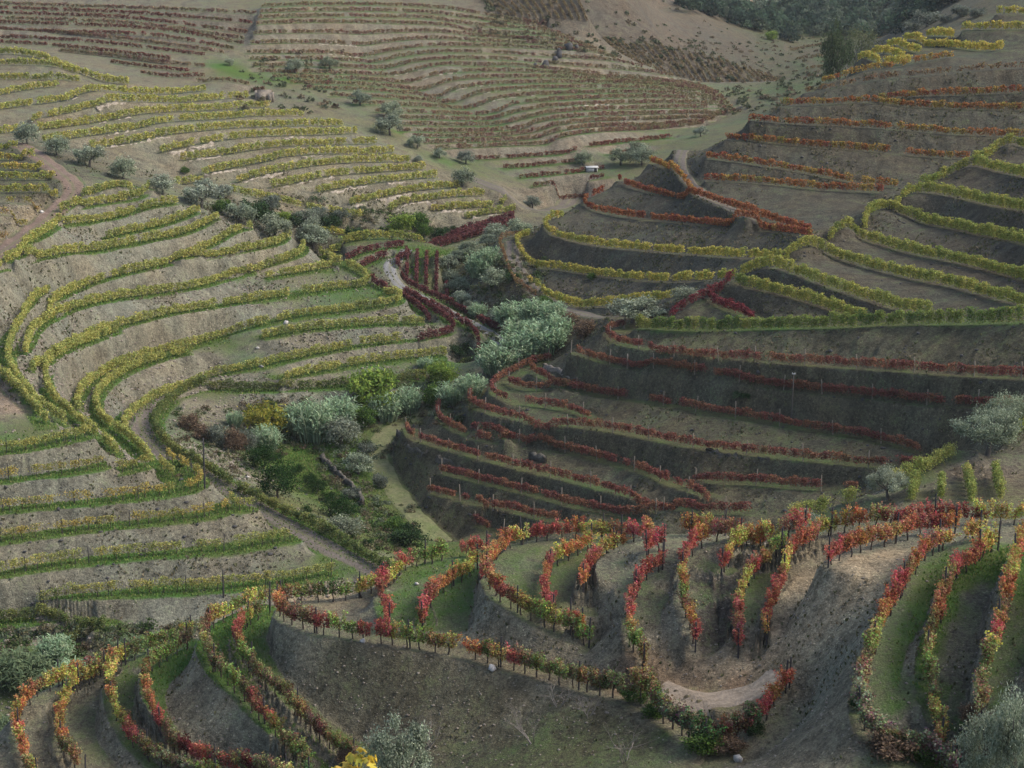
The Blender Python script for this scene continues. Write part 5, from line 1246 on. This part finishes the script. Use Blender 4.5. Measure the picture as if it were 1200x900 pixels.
for a in [(368, 515, 48, 54, 'tallest pale clump of reeds above the orchard'), (313, 527, 34, 33, 'small pale reed clump standing apart above the dark orchard trees'), (345, 508, 34, 40, 'reed clump between the yellowish tree and the tallest reeds'), (398, 498, 44, 40, 'reed clump right of the tallest one, behind the broad grey olive'),
          (452, 492, 36, 36, 'pale reed clump left of the bare little tree'), (480, 484, 30, 36, 'reed clump at the end of the stream path'), (530, 474, 36, 30, 'silvery reed clump below the light green bush'), (552, 462, 34, 26, 'silvery reed clump nearest the red terrace nose'),
          (585, 436, 50, 40, 'big reed clump under the road end'), (612, 424, 46, 40, 'big reed clump in the middle of the wide reed bed'), (640, 412, 50, 42, 'big reed clump touching the red rows'), (655, 398, 34, 34, 'reed clump at the upper right of the wide reed bed'), (615, 405, 50, 36, 'reed clump at the back of the wide reed bed'),
          (602, 384, 44, 34, 'bright reed clump between two dark olives'), (628, 378, 40, 32, 'bright reed clump right of the dark olive pair'), (648, 378, 30, 28, 'bright reed clump nearest the brown brush heap'), (562, 324, 32, 34, 'pale reed clump in the dark gully under the hill track'), (574, 312, 26, 24, 'pale reed clump high in the dark gully'),
          (560, 374, 22, 22, 'pale reed tuft among the roadside olives'), (500, 432, 20, 14, 'low reed tuft at the lowest terrace edge'), (275, 500, 18, 22, 'pale reed tuft on the scree')]:
    reeds(*a)
for px, w, h, r, l in [(20, 66, 44, 141, 'feathery green shrub at the left edge below the small shelf'), (52, 44, 40, 138, 'feathery shrub second from the left edge'), (8, 50, 30, 132, 'low feathery shrub in the bottom left corner')]:
    reeds(px, 790, w, h, l, True, r)
for px, w, h, r, l in [(85, 46, 40, 140, 'blue-green reed clump left of the bottom reed bed'), (112, 42, 38, 138, 'blue-green reed clump in the middle of the bottom reed bed'), (138, 40, 36, 137, 'blue-green reed clump right in the bottom reed bed'), (66, 40, 36, 144, 'blue-green reed clump behind the feathery shrubs')]:
    reeds(px, 785, w, h, l, False, r)
for px, w, h, r, l in [(160, 60, 48, 142, 'dark feathery tamarisk, left of the group on the skyline'), (190, 60, 50, 141, 'dark feathery tamarisk in the middle of the skyline group'), (218, 56, 44, 139, 'dark feathery tamarisk nearest the orange skyline vines'), (175, 50, 42, 135, 'dark feathery tamarisk in front of the group')]:
    reeds(px, 775, w, h, l, True, r)

# low undergrowth on the valley floor and in the gully
rng = np.random.default_rng(77)
P, C, S = [], [], []
for zone, cnt in (((372, 452, 530, 645), 260), ((285, 460, 470, 540), 200), ((430, 560, 440, 500), 160), ((540, 640, 300, 420), 230), ((240, 520, 232, 284), 300), ((440, 490, 590, 650), 60), ((205, 310, 480, 560), 90), ((0, 250, 735, 770), 160)):
    for _ in range(cnt):
        px, py = rng.uniform(zone[0], zone[1]), rng.uniform(zone[2], zone[3])
        if zone[0] == 240 and abs(py - (228 + (px - 240) * .19)) > 20: continue
        if zone[0] == 372 and abs(px - (372 + (py - 530) * .62)) > 34: continue
        p, d = hit(px, py)
        if d < 125 or d > 320: continue
        w = rng.uniform(.4, 1.5) ; m = int(24 + 30 * w)
        q = rng.normal(0, 1, (m, 3)); q /= np.linalg.norm(q, axis=1, keepdims=True); q[:, 2] = np.abs(q[:, 2])
        P.append(p + q * np.array([w * .55, w * .55, w * rng.uniform(.35, .7)]) * rng.uniform(.4, 1.1, (m, 1))); S.append(np.full(m, .10 + .03 * w))
        C.append(np.array([(.07, .10, .035), (.11, .12, .06), (.045, .075, .025), (.14, .13, .075), (.12, .145, .09), (.11, .085, .055)])[rng.integers(6)] * rng.uniform(.8, 1.3, (m, 1)))
P = np.vstack(P)
o = link(bpy.data.objects.new('undergrowth', leaf_mesh('undergrowth', P, np.concatenate(S), np.vstack(C), rng, .7, .5)))
o['kind'] = 'stuff'

# ------------------------------------------------------------------ far forest: one mass of crowns on the distant hills
rng = np.random.default_rng(70)
P, C, S = [], [], []
def sheet_hit(px, py):
    p, d = hit(px, py); return p, d
for k in range(1500):
    px = rng.uniform(800, 1160); py = rng.uniform(-30, 62)
    lim = 8 + (px - 800) * .30
    if py > lim + 4 or (py > 44 and px > 930): continue
    if 862 < px < 905 and py < 11 - abs(px - 884) * .3: continue
    p, d = sheet_hit(px, py)
    if d < 520: continue
    w = rng.uniform(4, 9); m = 90
    q = rng.normal(0, 1, (m, 3)); q /= np.linalg.norm(q, axis=1, keepdims=True); q[:, 2] = np.abs(q[:, 2])
    P.append(p + q * np.array([w * .5, w * .5, w * .62]) * rng.uniform(.6, 1, (m, 1)) + np.array([0, 0, w * .15])); S.append(np.full(m, w * .10))
    C.append(np.array([(.045, .07, .045), (.065, .10, .06), (.03, .05, .036), (.10, .125, .085)])[rng.integers(4)] * rng.uniform(.75, 1.3) * rng.uniform(.75, 1.25, (m, 1)))
if P:
    P = np.vstack(P)
    o = link(bpy.data.objects.new('forest', leaf_mesh('forest', P, np.concatenate(S), np.vstack(C), rng, .9, .6)))
    o['kind'] = 'stuff'

# scrub scattered over the uncultivated far slopes
P, C, S = [], [], []
for k in range(3000):
    px = rng.uniform(280, 985); py = rng.uniform(-4, 135)
    line = 50 + max(0, px - 560) * .17
    if px < 560 and not (60 < py < 135 and px < 400 and rng.random() < .35): continue
    if px >= 560 and px < 895 and (py > line + 62 or (py > line - 8 and px < 840)): continue
    if 600 < px < 880 and py < 36 + (px - 600) * .05 and rng.random() < .88: continue
    p, d = sheet_hit(px, py)
    if d < 320 or d > 690: continue
    w = rng.uniform(.6, 2.2); m = 16
    q = rng.normal(0, 1, (m, 3)); q /= np.linalg.norm(q, axis=1, keepdims=True); q[:, 2] = np.abs(q[:, 2])
    P.append(p + q * np.array([w * .5, w * .5, w * .45]) * rng.uniform(.5, 1, (m, 1))); S.append(np.full(m, w * .2))
    C.append(np.array([(.10, .11, .065), (.13, .12, .075), (.075, .09, .05), (.15, .12, .08)])[rng.integers(4)] * rng.uniform(.75, 1.25, (m, 1)))
P = np.vstack(P)
o = link(bpy.data.objects.new('scrub', leaf_mesh('scrub', P, np.concatenate(S), np.vstack(C), rng, .9, .6)))
o['kind'] = 'stuff'

# ------------------------------------------------------------------ grass and loose slate
vis = (RR > 70) & (RR < 290) & (np.abs(TH) < math.radians(18.5))
w = np.where(vis, np.clip(grass_att - .35, 0, 1) * RR ** 1.0, 0).ravel(); w /= w.sum()
k = np.random.default_rng(80).choice(w.size, 60000, p=w)
rng = np.random.default_rng(81)
jx = rng.normal(0, .15, (len(k), 2)); X = GX.ravel()[k] + jx[:, 0]; Y = GY.ravel()[k] + jx[:, 1]; g = ground(X, Y)
d = np.hypot(X, Y); hgt = np.clip(rng.uniform(.05, .16, len(k)) * (.6 + d / 220), .05, .3); a = rng.uniform(0, 6.283, len(k))
sx, sy = np.cos(a) * hgt * .45, np.sin(a) * hgt * .45; lx, ly = rng.normal(0, .04, (2, len(k)))
V = np.stack([np.stack([X - sx, Y - sy, g - .02], -1), np.stack([X + sx, Y + sy, g - .02], -1), np.stack([X + sx * .6 + lx, Y + sy * .6 + ly, g + hgt], -1), np.stack([X - sx * .6 + lx, Y - sy * .6 + ly, g + hgt * .8], -1)], 1).reshape(-1, 3)
C = np.array([(.10, .18, .04), (.13, .20, .05), (.18, .20, .07)])[rng.integers(3, size=len(k))] * rng.uniform(.7, 1.3, (len(k), 1))
o = link(bpy.data.objects.new('grass', quads_mesh('grass', V, np.arange(len(V)).reshape(-1, 4), M_LEAF, np.repeat(C, 4, 0)))); o['kind'] = 'stuff'

# dry tufts and weeds on the banks
w = np.where(vis & (RR > 62), np.where(RR < 135, .5, 1.) * steep * np.clip(.55 + 1.5 * vnoise(GX / 4, GY / 4, 51), 0, 2) * RR, 0).ravel(); w /= w.sum()
rng = np.random.default_rng(85); k = rng.choice(w.size, 26000, p=w); n = len(k)
X = GX.ravel()[k] + rng.normal(0, .1, n); Y = GY.ravel()[k] + rng.normal(0, .1, n); g = ground(X, Y); d = np.hypot(X, Y)
h = rng.uniform(.07, .26, n) * (.4 + d / 300); V, C = [], []
tint = np.array([(.12, .12, .062), (.16, .145, .085), (.085, .10, .045), (.19, .16, .105)])[rng.integers(4, size=n)] * rng.uniform(.7, 1.25, (n, 1))
for b in range(3):
    a = rng.uniform(0, 6.283, n); sx, sy = np.cos(a) * h * .35, np.sin(a) * h * .35; lx, ly = rng.normal(0, .35, (2, n)) * h
    V.append(np.stack([np.stack([X - sx, Y - sy, g - .03], -1), np.stack([X + sx, Y + sy, g - .03], -1), np.stack([X + sx * .7 + lx, Y + sy * .7 + ly, g + h], -1), np.stack([X - sx * .7 + lx, Y - sy * .7 + ly, g + h * .75], -1)], 1).reshape(-1, 3)); C.append(np.repeat(tint, 4, 0))
V = np.vstack(V)
o = link(bpy.data.objects.new('weeds', quads_mesh('weeds', V, np.arange(len(V)).reshape(-1, 4), M_LEAF, np.vstack(C)))); o['kind'] = 'stuff'

def stone_field(name, w, n, s0, s1, m, seed):
    rng = np.random.default_rng(seed)
    w = w.ravel() / w.sum(); k = rng.choice(w.size, n, p=w)
    X = GX.ravel()[k] + rng.normal(0, .1, n); Y = GY.ravel()[k] + rng.normal(0, .1, n); g = ground(X, Y)
    s = s0 + (s1 - s0) * rng.random(n) ** 3
    base = ICO_V[None] * rng.uniform(.65, 1.25, (n, 12, 1)) * (s[:, None, None] * rng.uniform(.6, 1.3, (n, 1, 3)) * np.array([1, 1, .6]))
    a = rng.uniform(0, 6.283, n); ca, sa = np.cos(a)[:, None], np.sin(a)[:, None]
    Vx = base[..., 0] * ca - base[..., 1] * sa; Vy = base[..., 0] * sa + base[..., 1] * ca
    V = np.stack([Vx + X[:, None], Vy + Y[:, None], base[..., 2] + g[:, None] + s[:, None] * .15], -1).reshape(-1, 3)
    F = (ICO_F[None] + 12 * np.arange(n)[:, None, None]).reshape(-1)
    me = mesh_np(name, V, F, np.arange(n * 20) * 3, np.full(n * 20, 3), m)
    o = link(bpy.data.objects.new(name, me)); o['kind'] = 'stuff'
bright = soil[0]
stone_field('rubble', np.where(vis & (RR < 270) & (RR > 135), (.08 + steep) * (bright > .14) * RR * np.clip(.8 + 1.6 * vnoise(GX / 9, GY / 9, 31), .1, 3), 0), 15000, .05, .24, M_STONE, 82)
stone_field('gravel', np.where(vis & (RR < 150), (.3 + steep) * RR, 0), 9000, .02, .10, M_STONE, 83)
stone_field('shingle', np.where(vis & (RR < 128), (.04 + steep ** 2) * RR, 0), 6000, .04, .11, M_STONE, 86)
stone_field('slate_rubble', np.where(vis & (RR > 150) & (RR < 280) & (bright < .14), (.1 + steep) * RR, 0), 2500, .06, .3, M_DARKROCK, 84)

# ------------------------------------------------------------------ walls, rocks, buildings, poles
def wall_mesh(P, U, hgt, thick, seed, off=.75, m=None):
    rng = np.random.default_rng(seed)
    n = len(P)
    x = P[:, 0] - U[:, 0] * off; y = P[:, 1] - U[:, 1] * off
    top = ground(P[:, 0] - U[:, 0] * .35, P[:, 1] - U[:, 1] * .35)
    env = np.clip(np.minimum(np.arange(n), np.arange(n)[::-1]) / 4.0, .15, 1)
    hh = hgt * 1.2 * env * np.clip(1 + .45 * vnoise(np.arange(n) * .55, np.zeros(n), seed) + .25 * vnoise(np.arange(n) * 1.7, np.zeros(n), seed + 1), .3, 1.5)
    nv = 5; V = np.zeros((n, nv * 2, 3))
    for k in range(nv):
        f = k / (nv - 1)
        jit = rng.normal(0, .12, (n, 2))
        V[:, k, 0] = x - U[:, 0] * (.22 - .25 * f) + jit[:, 0]; V[:, k, 1] = y - U[:, 1] * (.22 - .25 * f) + jit[:, 1]
        V[:, k, 2] = top - hh * (1 - f) + rng.normal(0, .09, n) * (k < nv - 1) + rng.normal(0, .15, n) * (k == nv - 1) - (.35 if k == 0 else 0)
        V[:, nv * 2 - 1 - k, 0] = x + U[:, 0] * thick; V[:, nv * 2 - 1 - k, 1] = y + U[:, 1] * thick; V[:, nv * 2 - 1 - k, 2] = V[:, k, 2] - .03
    M = nv * 2; ii = np.arange(n * M).reshape(n, M); jj = np.roll(ii, -1, 1)
    Q = np.stack([ii[:-1], jj[:-1], jj[1:], ii[1:]], -1).reshape(-1, 4).tolist()
    lo, st, to = [], [], []
    for q in Q: st.append(len(lo)); to.append(4); lo += q
    for e in (ii[0][::-1], ii[-1]): st.append(len(lo)); to.append(M); lo += e.tolist()
    return V.reshape(-1, 3), lo, st, to
M_WALL = soil_like('pale_schist_wall', (.17, .142, .108), (.47, .41, .33), 1.3, .3)
def wall_on(R, a, b, hgt, seed, label, group, off=.85, m=None):
    Q = R['Q']; U = R['U']; n = len(Q); k = np.arange(int(a * n), max(int(b * n), int(a * n) + 6), 3)
    V, lo, st, to = wall_mesh(Q[k], U[k], hgt, .3, seed, off)
    c = V.mean(0); me = mesh_np('stone_wall', V - c, lo, st, to, m or M_WALL)
    o = link(bpy.data.objects.new('stone_wall', me)); o.location = c
    tag(o, label, 'stone wall', group)
RK = {R['key']: R for R in ROWS}
rw = random.Random(3); G = 'broken stone walls on the upper left hill'
for i in range(4, 19):
    R = RK['u%d' % (i + 1)]
    spans = {4: [(.38, .5)], 5: [(.28, .42)], 6: [(.42, .56)], 7: [(.22, .36)], 8: [(.05, .3)], 9: [(.02, .26), (.6, .72)], 10: [(.0, .2)], 11: [(.0, .22), (.5, .62)], 12: [(.02, .3)], 13: [(.0, .4)], 14: [(.0, .4), (.55, .72)], 15: [(.02, .55)], 16: [(.05, .5)], 17: [(.05, .6)], 18: [(.05, .75)]}[i]
    for j, (a, b) in enumerate(spans):
        wall_on(R, a, b, rw.uniform(1.1, 1.6), 700 + i * 3 + j, 'pale broken stone wall under the %s row of the yellow hill%s' % (ORD[i], ', its right-hand stretch' if j else ''), G)
G = 'old stone walls on the far hillside'
for i, a, b, l in [(5, .18, .3, 'pale stone wall on the lumpy bend near the top of the far hillside'), (6, .2, .34, 'pale stone wall just below the topmost one of the far hillside'), (9, .28, .36, 'pale stone wall where the far rows fold, upper one'), (10, .3, .4, 'pale stone wall where the far rows fold, middle one'), (12, .3, .42, 'pale stone wall in the middle of the far hillside'),
                   (14, .3, .45, 'pale stone wall low on the far hillside, left of the rock face'), (16, .42, .6, 'lowest long pale stone wall of the far hillside'), (13, .36, .5, 'pale stone wall between the middle and low ones of the far hillside')]:
    wall_on(RK['f%d' % i], a, b, 1.0, 760 + i, l, G, .6)
M_DARKWALL = soil_like('mossy_stone', (.06, .056, .045), (.15, .135, .11), 1.6, .25)
def free_wall(pts, hgt, label, seed, m=None, group=None):
    P = []
    for x, y in dense(pts, 3):
        p, _ = hit(x, y); P.append(p)
    P = np.array(P); Q = resample(P, .4); Nn = normals_of(Q)
    toward = -(Q[:, :2] / np.linalg.norm(Q[:, :2], axis=1, keepdims=True)); sg = np.sign((Nn * toward).sum(1))[:, None]
    U = -Nn * sg
    V, lo, st, to = wall_mesh(Q, U, hgt, .35, seed, 0.0)
    V[:, 2] += hgt * .75
    c = V.mean(0); o = link(bpy.data.objects.new('stone_wall', mesh_np('stone_wall', V - c, lo, st, to, m or M_STONE))); o.location = c
    tag(o, label, 'stone wall', group)
free_wall([(638, 433), (652, 436), (668, 438)], 1.0, 'ruined grey stone wall at the nose of the red terraces', 801)
free_wall([(673, 436), (682, 439), (690, 442)], .8, 'short fragment right of the ruined grey wall', 802)
free_wall([(466, 512), (477, 522), (488, 530), (500, 536)], 1.3, 'dry-stone edge at the corner of the stream path', 803, M_DARKWALL)
free_wall([(376, 540), (388, 552), (402, 566), (416, 580), (424, 594)], 1.0, 'long dark dry-stone wall between orchard and stream path', 804, M_DARKWALL)
free_wall([(512, 540), (530, 546), (546, 551)], 1.0, 'low stone wall above the second lowest long red row', 805, M_DARKWALL)
free_wall([(828, 530), (860, 536), (900, 540)], .6, 'low stone footing under the longest red row', 806, M_DARKWALL)
free_wall([(620, 538), (638, 544)], 1.2, 'short stone wall with a dark gap between red rows', 807, M_DARKWALL)

def rock(px, py, w, label, m, name='boulder', group=None, hs=.7, seed=0):
    p, d = hit(px, py); s = w * d / F_PX
    rng = np.random.default_rng(900 + int(px) + int(py) * 3)
    V = ICO_V * rng.uniform(.7, 1.2, (12, 1)) * np.array([1, .8, hs]) * s * .55 + np.array([0, 0, s * hs * .25])
    E = [(V, ICO_F)]
    # one subdivision with facets
    v = V.tolist(); cache = {}; f2 = []
    def midp(a, b):
        k = (min(a, b), max(a, b))
        if k not in cache:
            cache[k] = len(v); v.append(((np.array(v[a]) + np.array(v[b])) / 2 * (1 + rng.normal(0, .06))).tolist())
        return cache[k]
    for a, b, c in ICO_F.tolist():
        ab, bc, ca = midp(a, b), midp(b, c), midp(c, a); f2 += [(a, ab, ca), (b, bc, ab), (c, ca, bc), (ab, bc, ca)]
    f2 = np.array(f2)
    o = link(bpy.data.objects.new(name, mesh_np(name, np.array(v), f2.ravel(), np.arange(len(f2)) * 3, np.full(len(f2), 3), m)))
    o.location = p; o.rotation_euler = (0, 0, rng.uniform(0, 6))
    tag(o, label, 'boulder', group)
for a in [(335, 380, 7, 'pale boulder on the bank above the ninth row'), (302, 409, 5, 'white boulder on the stony bank below the pale boulder'), (306, 431, 7, 'flat white stone above the stream hedge'), (49, 250, 6, 'pale squared stone block beside the brown track'), (864, 892, 15, 'grey stone block at the bottom, under the track bend'),
          (425, 753, 9, 'pale stone at the brink of the big bank'), (577, 785, 13, 'flat pale rock near the rim of the big bank'), (488, 686, 7, 'white stone behind the scarlet row on the small nose'), (290, 560, 5, 'pale stone at the track edge below the orchard')]:
    rock(a[0], a[1], a[2], a[3], M_PALEROCK)
for i, (x, y, w) in enumerate([(627, 80, 7), (640, 80, 11), (650, 75, 10), (655, 68, 10), (666, 59, 11), (676, 58, 8), (655, 62, 7)]):
    rock(x, y, w, 'dark rock of the far hillside outcrop, ' + ('leftmost', 'second', 'third', 'fourth', 'upper middle', 'uppermost right', 'small inner')[i] + ' one', M_DARKROCK, 'rock_outcrop', 'dark rocks of the far outcrop', 1.1)
for i, (x, y, w) in enumerate([(536, 490, 9), (545, 487, 7), (527, 478, 7)]):
    rock(x, y, w, ('widest', 'right', 'upper left')[i] + ' of three black boulders above the short inner red row', M_DARKROCK, 'boulder', 'black boulders on the red terraces', .45)

def box(name, m, c, d, parent=None, taper=1.0):
    x, y, z = [k / 2 for k in d]
    V = np.array([(-x, -y, -z), (x, -y, -z), (x, y, -z), (-x, y, -z), (-x * taper, -y * taper, z), (x * taper, -y * taper, z), (x * taper, y * taper, z), (-x * taper, y * taper, z)]) + np.array(c)
    Q = [(0, 3, 2, 1), (4, 5, 6, 7), (0, 1, 5, 4), (1, 2, 6, 5), (2, 3, 7, 6), (3, 0, 4, 7)]
    o = bpy.data.objects.new(name, quads_mesh(name, V, Q, m)); COL.objects.link(o)
    if parent: o.parent = parent
    return o
p, d = hit(693, 201)
shed = tag(empty('shed', tuple(p), .25), 'small white shed with a pale roof at the valley head', 'shed')
box('wall', M_WHITE, (0, 0, .75), (3.0, 2.2, 2.0), shed); shed.scale = (.7, .6, .45); box('door', M_DARKPOST, (.9, -1.125, .65), (.7, .06, 1.5), shed)
V = np.array([(-1.75, -1.35, 1.78), (1.75, -1.35, 1.78), (1.75, 0, 2.35), (-1.75, 0, 2.35), (1.75, 1.35, 1.78), (-1.75, 1.35, 1.78), (-1.75, -1.35, 1.68), (1.75, -1.35, 1.68), (1.75, 0, 2.25), (-1.75, 0, 2.25), (1.75, 1.35, 1.68), (-1.75, 1.35, 1.68)])
o = link(bpy.data.objects.new('roof', quads_mesh('roof', V, [(0, 1, 2, 3), (3, 2, 4, 5), (7, 6, 9, 8), (8, 9, 11, 10), (0, 6, 7, 1), (4, 10, 11, 5), (1, 7, 8, 2), (2, 8, 10, 4), (3, 9, 6, 0), (5, 11, 9, 3)], M_WHITE)), shed)
p, d = hit(310, 117)
hut = tag(empty('stone_hut', tuple(p), .1), 'roofless pale stone hut at the end of the yellow rows', 'stone hut')
for k, (c, dd) in enumerate([((-1.6, 0, .6), (.4, 2.2, 2.2)), ((1.6, 0, .45), (.4, 2.2, 1.8)), ((-.55, -1.0, .55), (1.7, .4, 2.0)), ((1.05, -1.0, .35), (.7, .4, 1.5)), ((0, 1.0, .65), (2.8, .4, 2.3))]):
    box('wall', M_STONE, c, dd, hut, .97)

def pole(px, py, hpx, label, m, rad=.11, cross=False, group='wooden poles'):
    p, d = hit(px, py); h = hpx * d / F_PX
    root = tag(empty('utility_pole', tuple(p), rt.uniform(-.4, .4)), label, 'pole', group)
    z = np.linspace(-.4, h, 6)
    child('shaft', tube_mesh('shaft', [(np.stack([.012 * z, 0 * z, z], -1), np.linspace(rad, rad * .68, 6))], m, 8), root, (0, 0, 0))
    if cross:
        child('insulator', tube_mesh('insulator', [(np.array([(-.16, 0, 0), (0, 0, .03), (.18, 0, .02)]), np.array([.05, .07, .05])), (np.array([(-.13, 0, 0), (-.13, 0, .17)]), np.array([.045, .03])), (np.array([(.13, 0, 0), (.13, 0, .17)]), np.array([.045, .03]))], M_WHITE, 8), root, (.012 * h, 0, h - .1))
pole(927, 499, 64, 'tall wooden pole with white insulators on the shaded red terraces', M_BARK, .085, True)
pole(262, 700, 35, 'dark pole standing in the bottom row of the lower left terraces', M_DARKPOST, .09)
pole(240, 573, 63, 'tall dark pole beside the gravel track', M_DARKPOST, .10)
pole(735, 432, 18, 'stout wooden post on the second red row', M_PALEPOST, .10)

# dead shrubs on the big bank
def twigs(seed, h):
    rng = np.random.default_rng(seed); paths = []
    def grow(p, d, ln, r, lev):
        n = 4; pts = [p]
        for k in range(n):
            d = d + rng.normal(0, .16, 3) + np.array([0, 0, .05]); d /= np.linalg.norm(d); pts.append(pts[-1] + d * ln / n)
        paths.append((np.array(pts), np.linspace(r, r * .45, n + 1)))
        if lev < 3:
            for _ in range(3 if lev < 2 else 2):
                e = d + rng.normal(0, .55, 3); e /= np.linalg.norm(e)
                grow(pts[rng.integers(2, n + 1)], e, ln * rng.uniform(.5, .8), r * .5, lev + 1)
    for k in range(4):
        a = rng.uniform(0, 6.28); d = np.array([math.cos(a) * .7, math.sin(a) * .7, .9]); d /= np.linalg.norm(d)
        grow(np.array([rng.normal(0, .06), rng.normal(0, .06), -.1]), d, h * .55, .030, 0)
    return tube_mesh('dead_shrub', paths, M_DEAD, 5)
for i, (px, py, hpx, l) in enumerate([(625, 872, 56, 'tall pale leafless shrub on the big mossy bank'), (505, 876, 38, 'pale leafless shrub beside the bottom olive'), (733, 893, 52, 'pale leafless shrub low on the bank near the bottom centre'), (690, 842, 34, 'thin leafless shrub right of the tall one'), (655, 828, 36, 'leafless twigs under the dark bramble on the rim')]):
    p, d = hit(px, py)
    o = link(bpy.data.objects.new('dead_shrub', twigs(950 + i, hpx * d / F_PX * 1.05))); o.location = p
    tag(o, l, 'dead shrub', 'leafless shrubs on the big bank')

# the vine tip with big yellow leaves at the bottom edge
def lobed(seed, s):
    rng = np.random.default_rng(seed)
    a = np.linspace(0, 2 * math.pi, 21)[:-1]
    rad = s * (.62 + .30 * np.abs(np.cos(2.5 * (a - math.pi / 2))) ** 1.5) * rng.uniform(.93, 1.07, 20); rad[(np.abs(a - 1.5 * math.pi) < .2)] *= .35
    V = np.stack([np.cos(a) * rad, np.sin(a) * rad, -.35 * (np.cos(a) * rad) ** 2 / s + rng.normal(0, .03 * s, 20)], -1)
    V = np.vstack([[(0, 0, .02 * s)], V])
    lo, st, to = [], [], []
    for k in range(20):
        st.append(len(lo)); to.append(3); lo += [0, 1 + k, 1 + (k + 1) % 20]
    c = np.array([(.55, .40, .05), (.50, .42, .07), (.36, .36, .07), (.60, .45, .10)])[seed % 4]
    col = np.repeat(c[None], 21, 0) * rng.uniform(.85, 1.12, (21, 1)); col[1:, 1] *= rng.uniform(.85, 1.05)
    return mesh_np('leaf', V, lo, st, to, M_LEAF, col)
q = at_r(421, 905, 30.0); g = float(ground(q[0], q[1]))
root = tag(empty('grapevine', (q[0], q[1], g)), 'tip of a vine with large yellow leaves at the bottom edge', 'grapevine')
top = q[2] - g
child('shoot', tube_mesh('shoot', [(np.array([(0, 0, -.1), (.03, 0, top * .5), (-.02, .02, top * .85), (0, 0, top + .25)]), np.array([.03, .022, .014, .006])), (np.array([(0, 0, top * .8), (-.15, 0, top * .95), (-.25, 0, top + .02)]), np.array([.012, .009, .005])), (np.array([(0, 0, top * .82), (.14, 0, top * .95), (.22, 0, top + .05)]), np.array([.012, .009, .005]))], M_VINEWOOD, 6), root, (0, 0, 0))
rl = random.Random(12)
for k in range(60):
    x = rl.uniform(-.5, .42); z = top + .52 - abs(x - .05) * .75 - rl.random() ** 1.2 * .7
    child('leaf', lobed(k, rl.uniform(.08, .14)), root, (x, rl.uniform(-.22, .18), z), rl.uniform(0, 6.28), (1, 1, 1), (math.radians(rl.uniform(20, 85)), rl.uniform(-.5, .5)))

# ------------------------------------------------------------------ the damp valley air
x0, x1, y0, y1 = -640.0, 640.0, -40.0, 1560.0
z0, z1 = float(ZW.min()) - 1.5, max(float(ZW.max()), CAM_Z) + 4.0
hz = box('haze', None, (0, 0, 0), (x1 - x0, y1 - y0, z1 - z0))
hz.location = ((x0 + x1) / 2, (y0 + y1) / 2, (z0 + z1) / 2)
m, nt, out = mat('haze')
pv = N(nt, 'ShaderNodeVolumePrincipled')
pv.inputs['Color'].default_value = (.86, .90, .93, 1)
pv.inputs['Density'].default_value = 0.00006
L(nt, pv.outputs[0], out.inputs['Volume'])
hz.data.materials.clear(); hz.data.materials.append(m)
hz['kind'] = 'stuff'
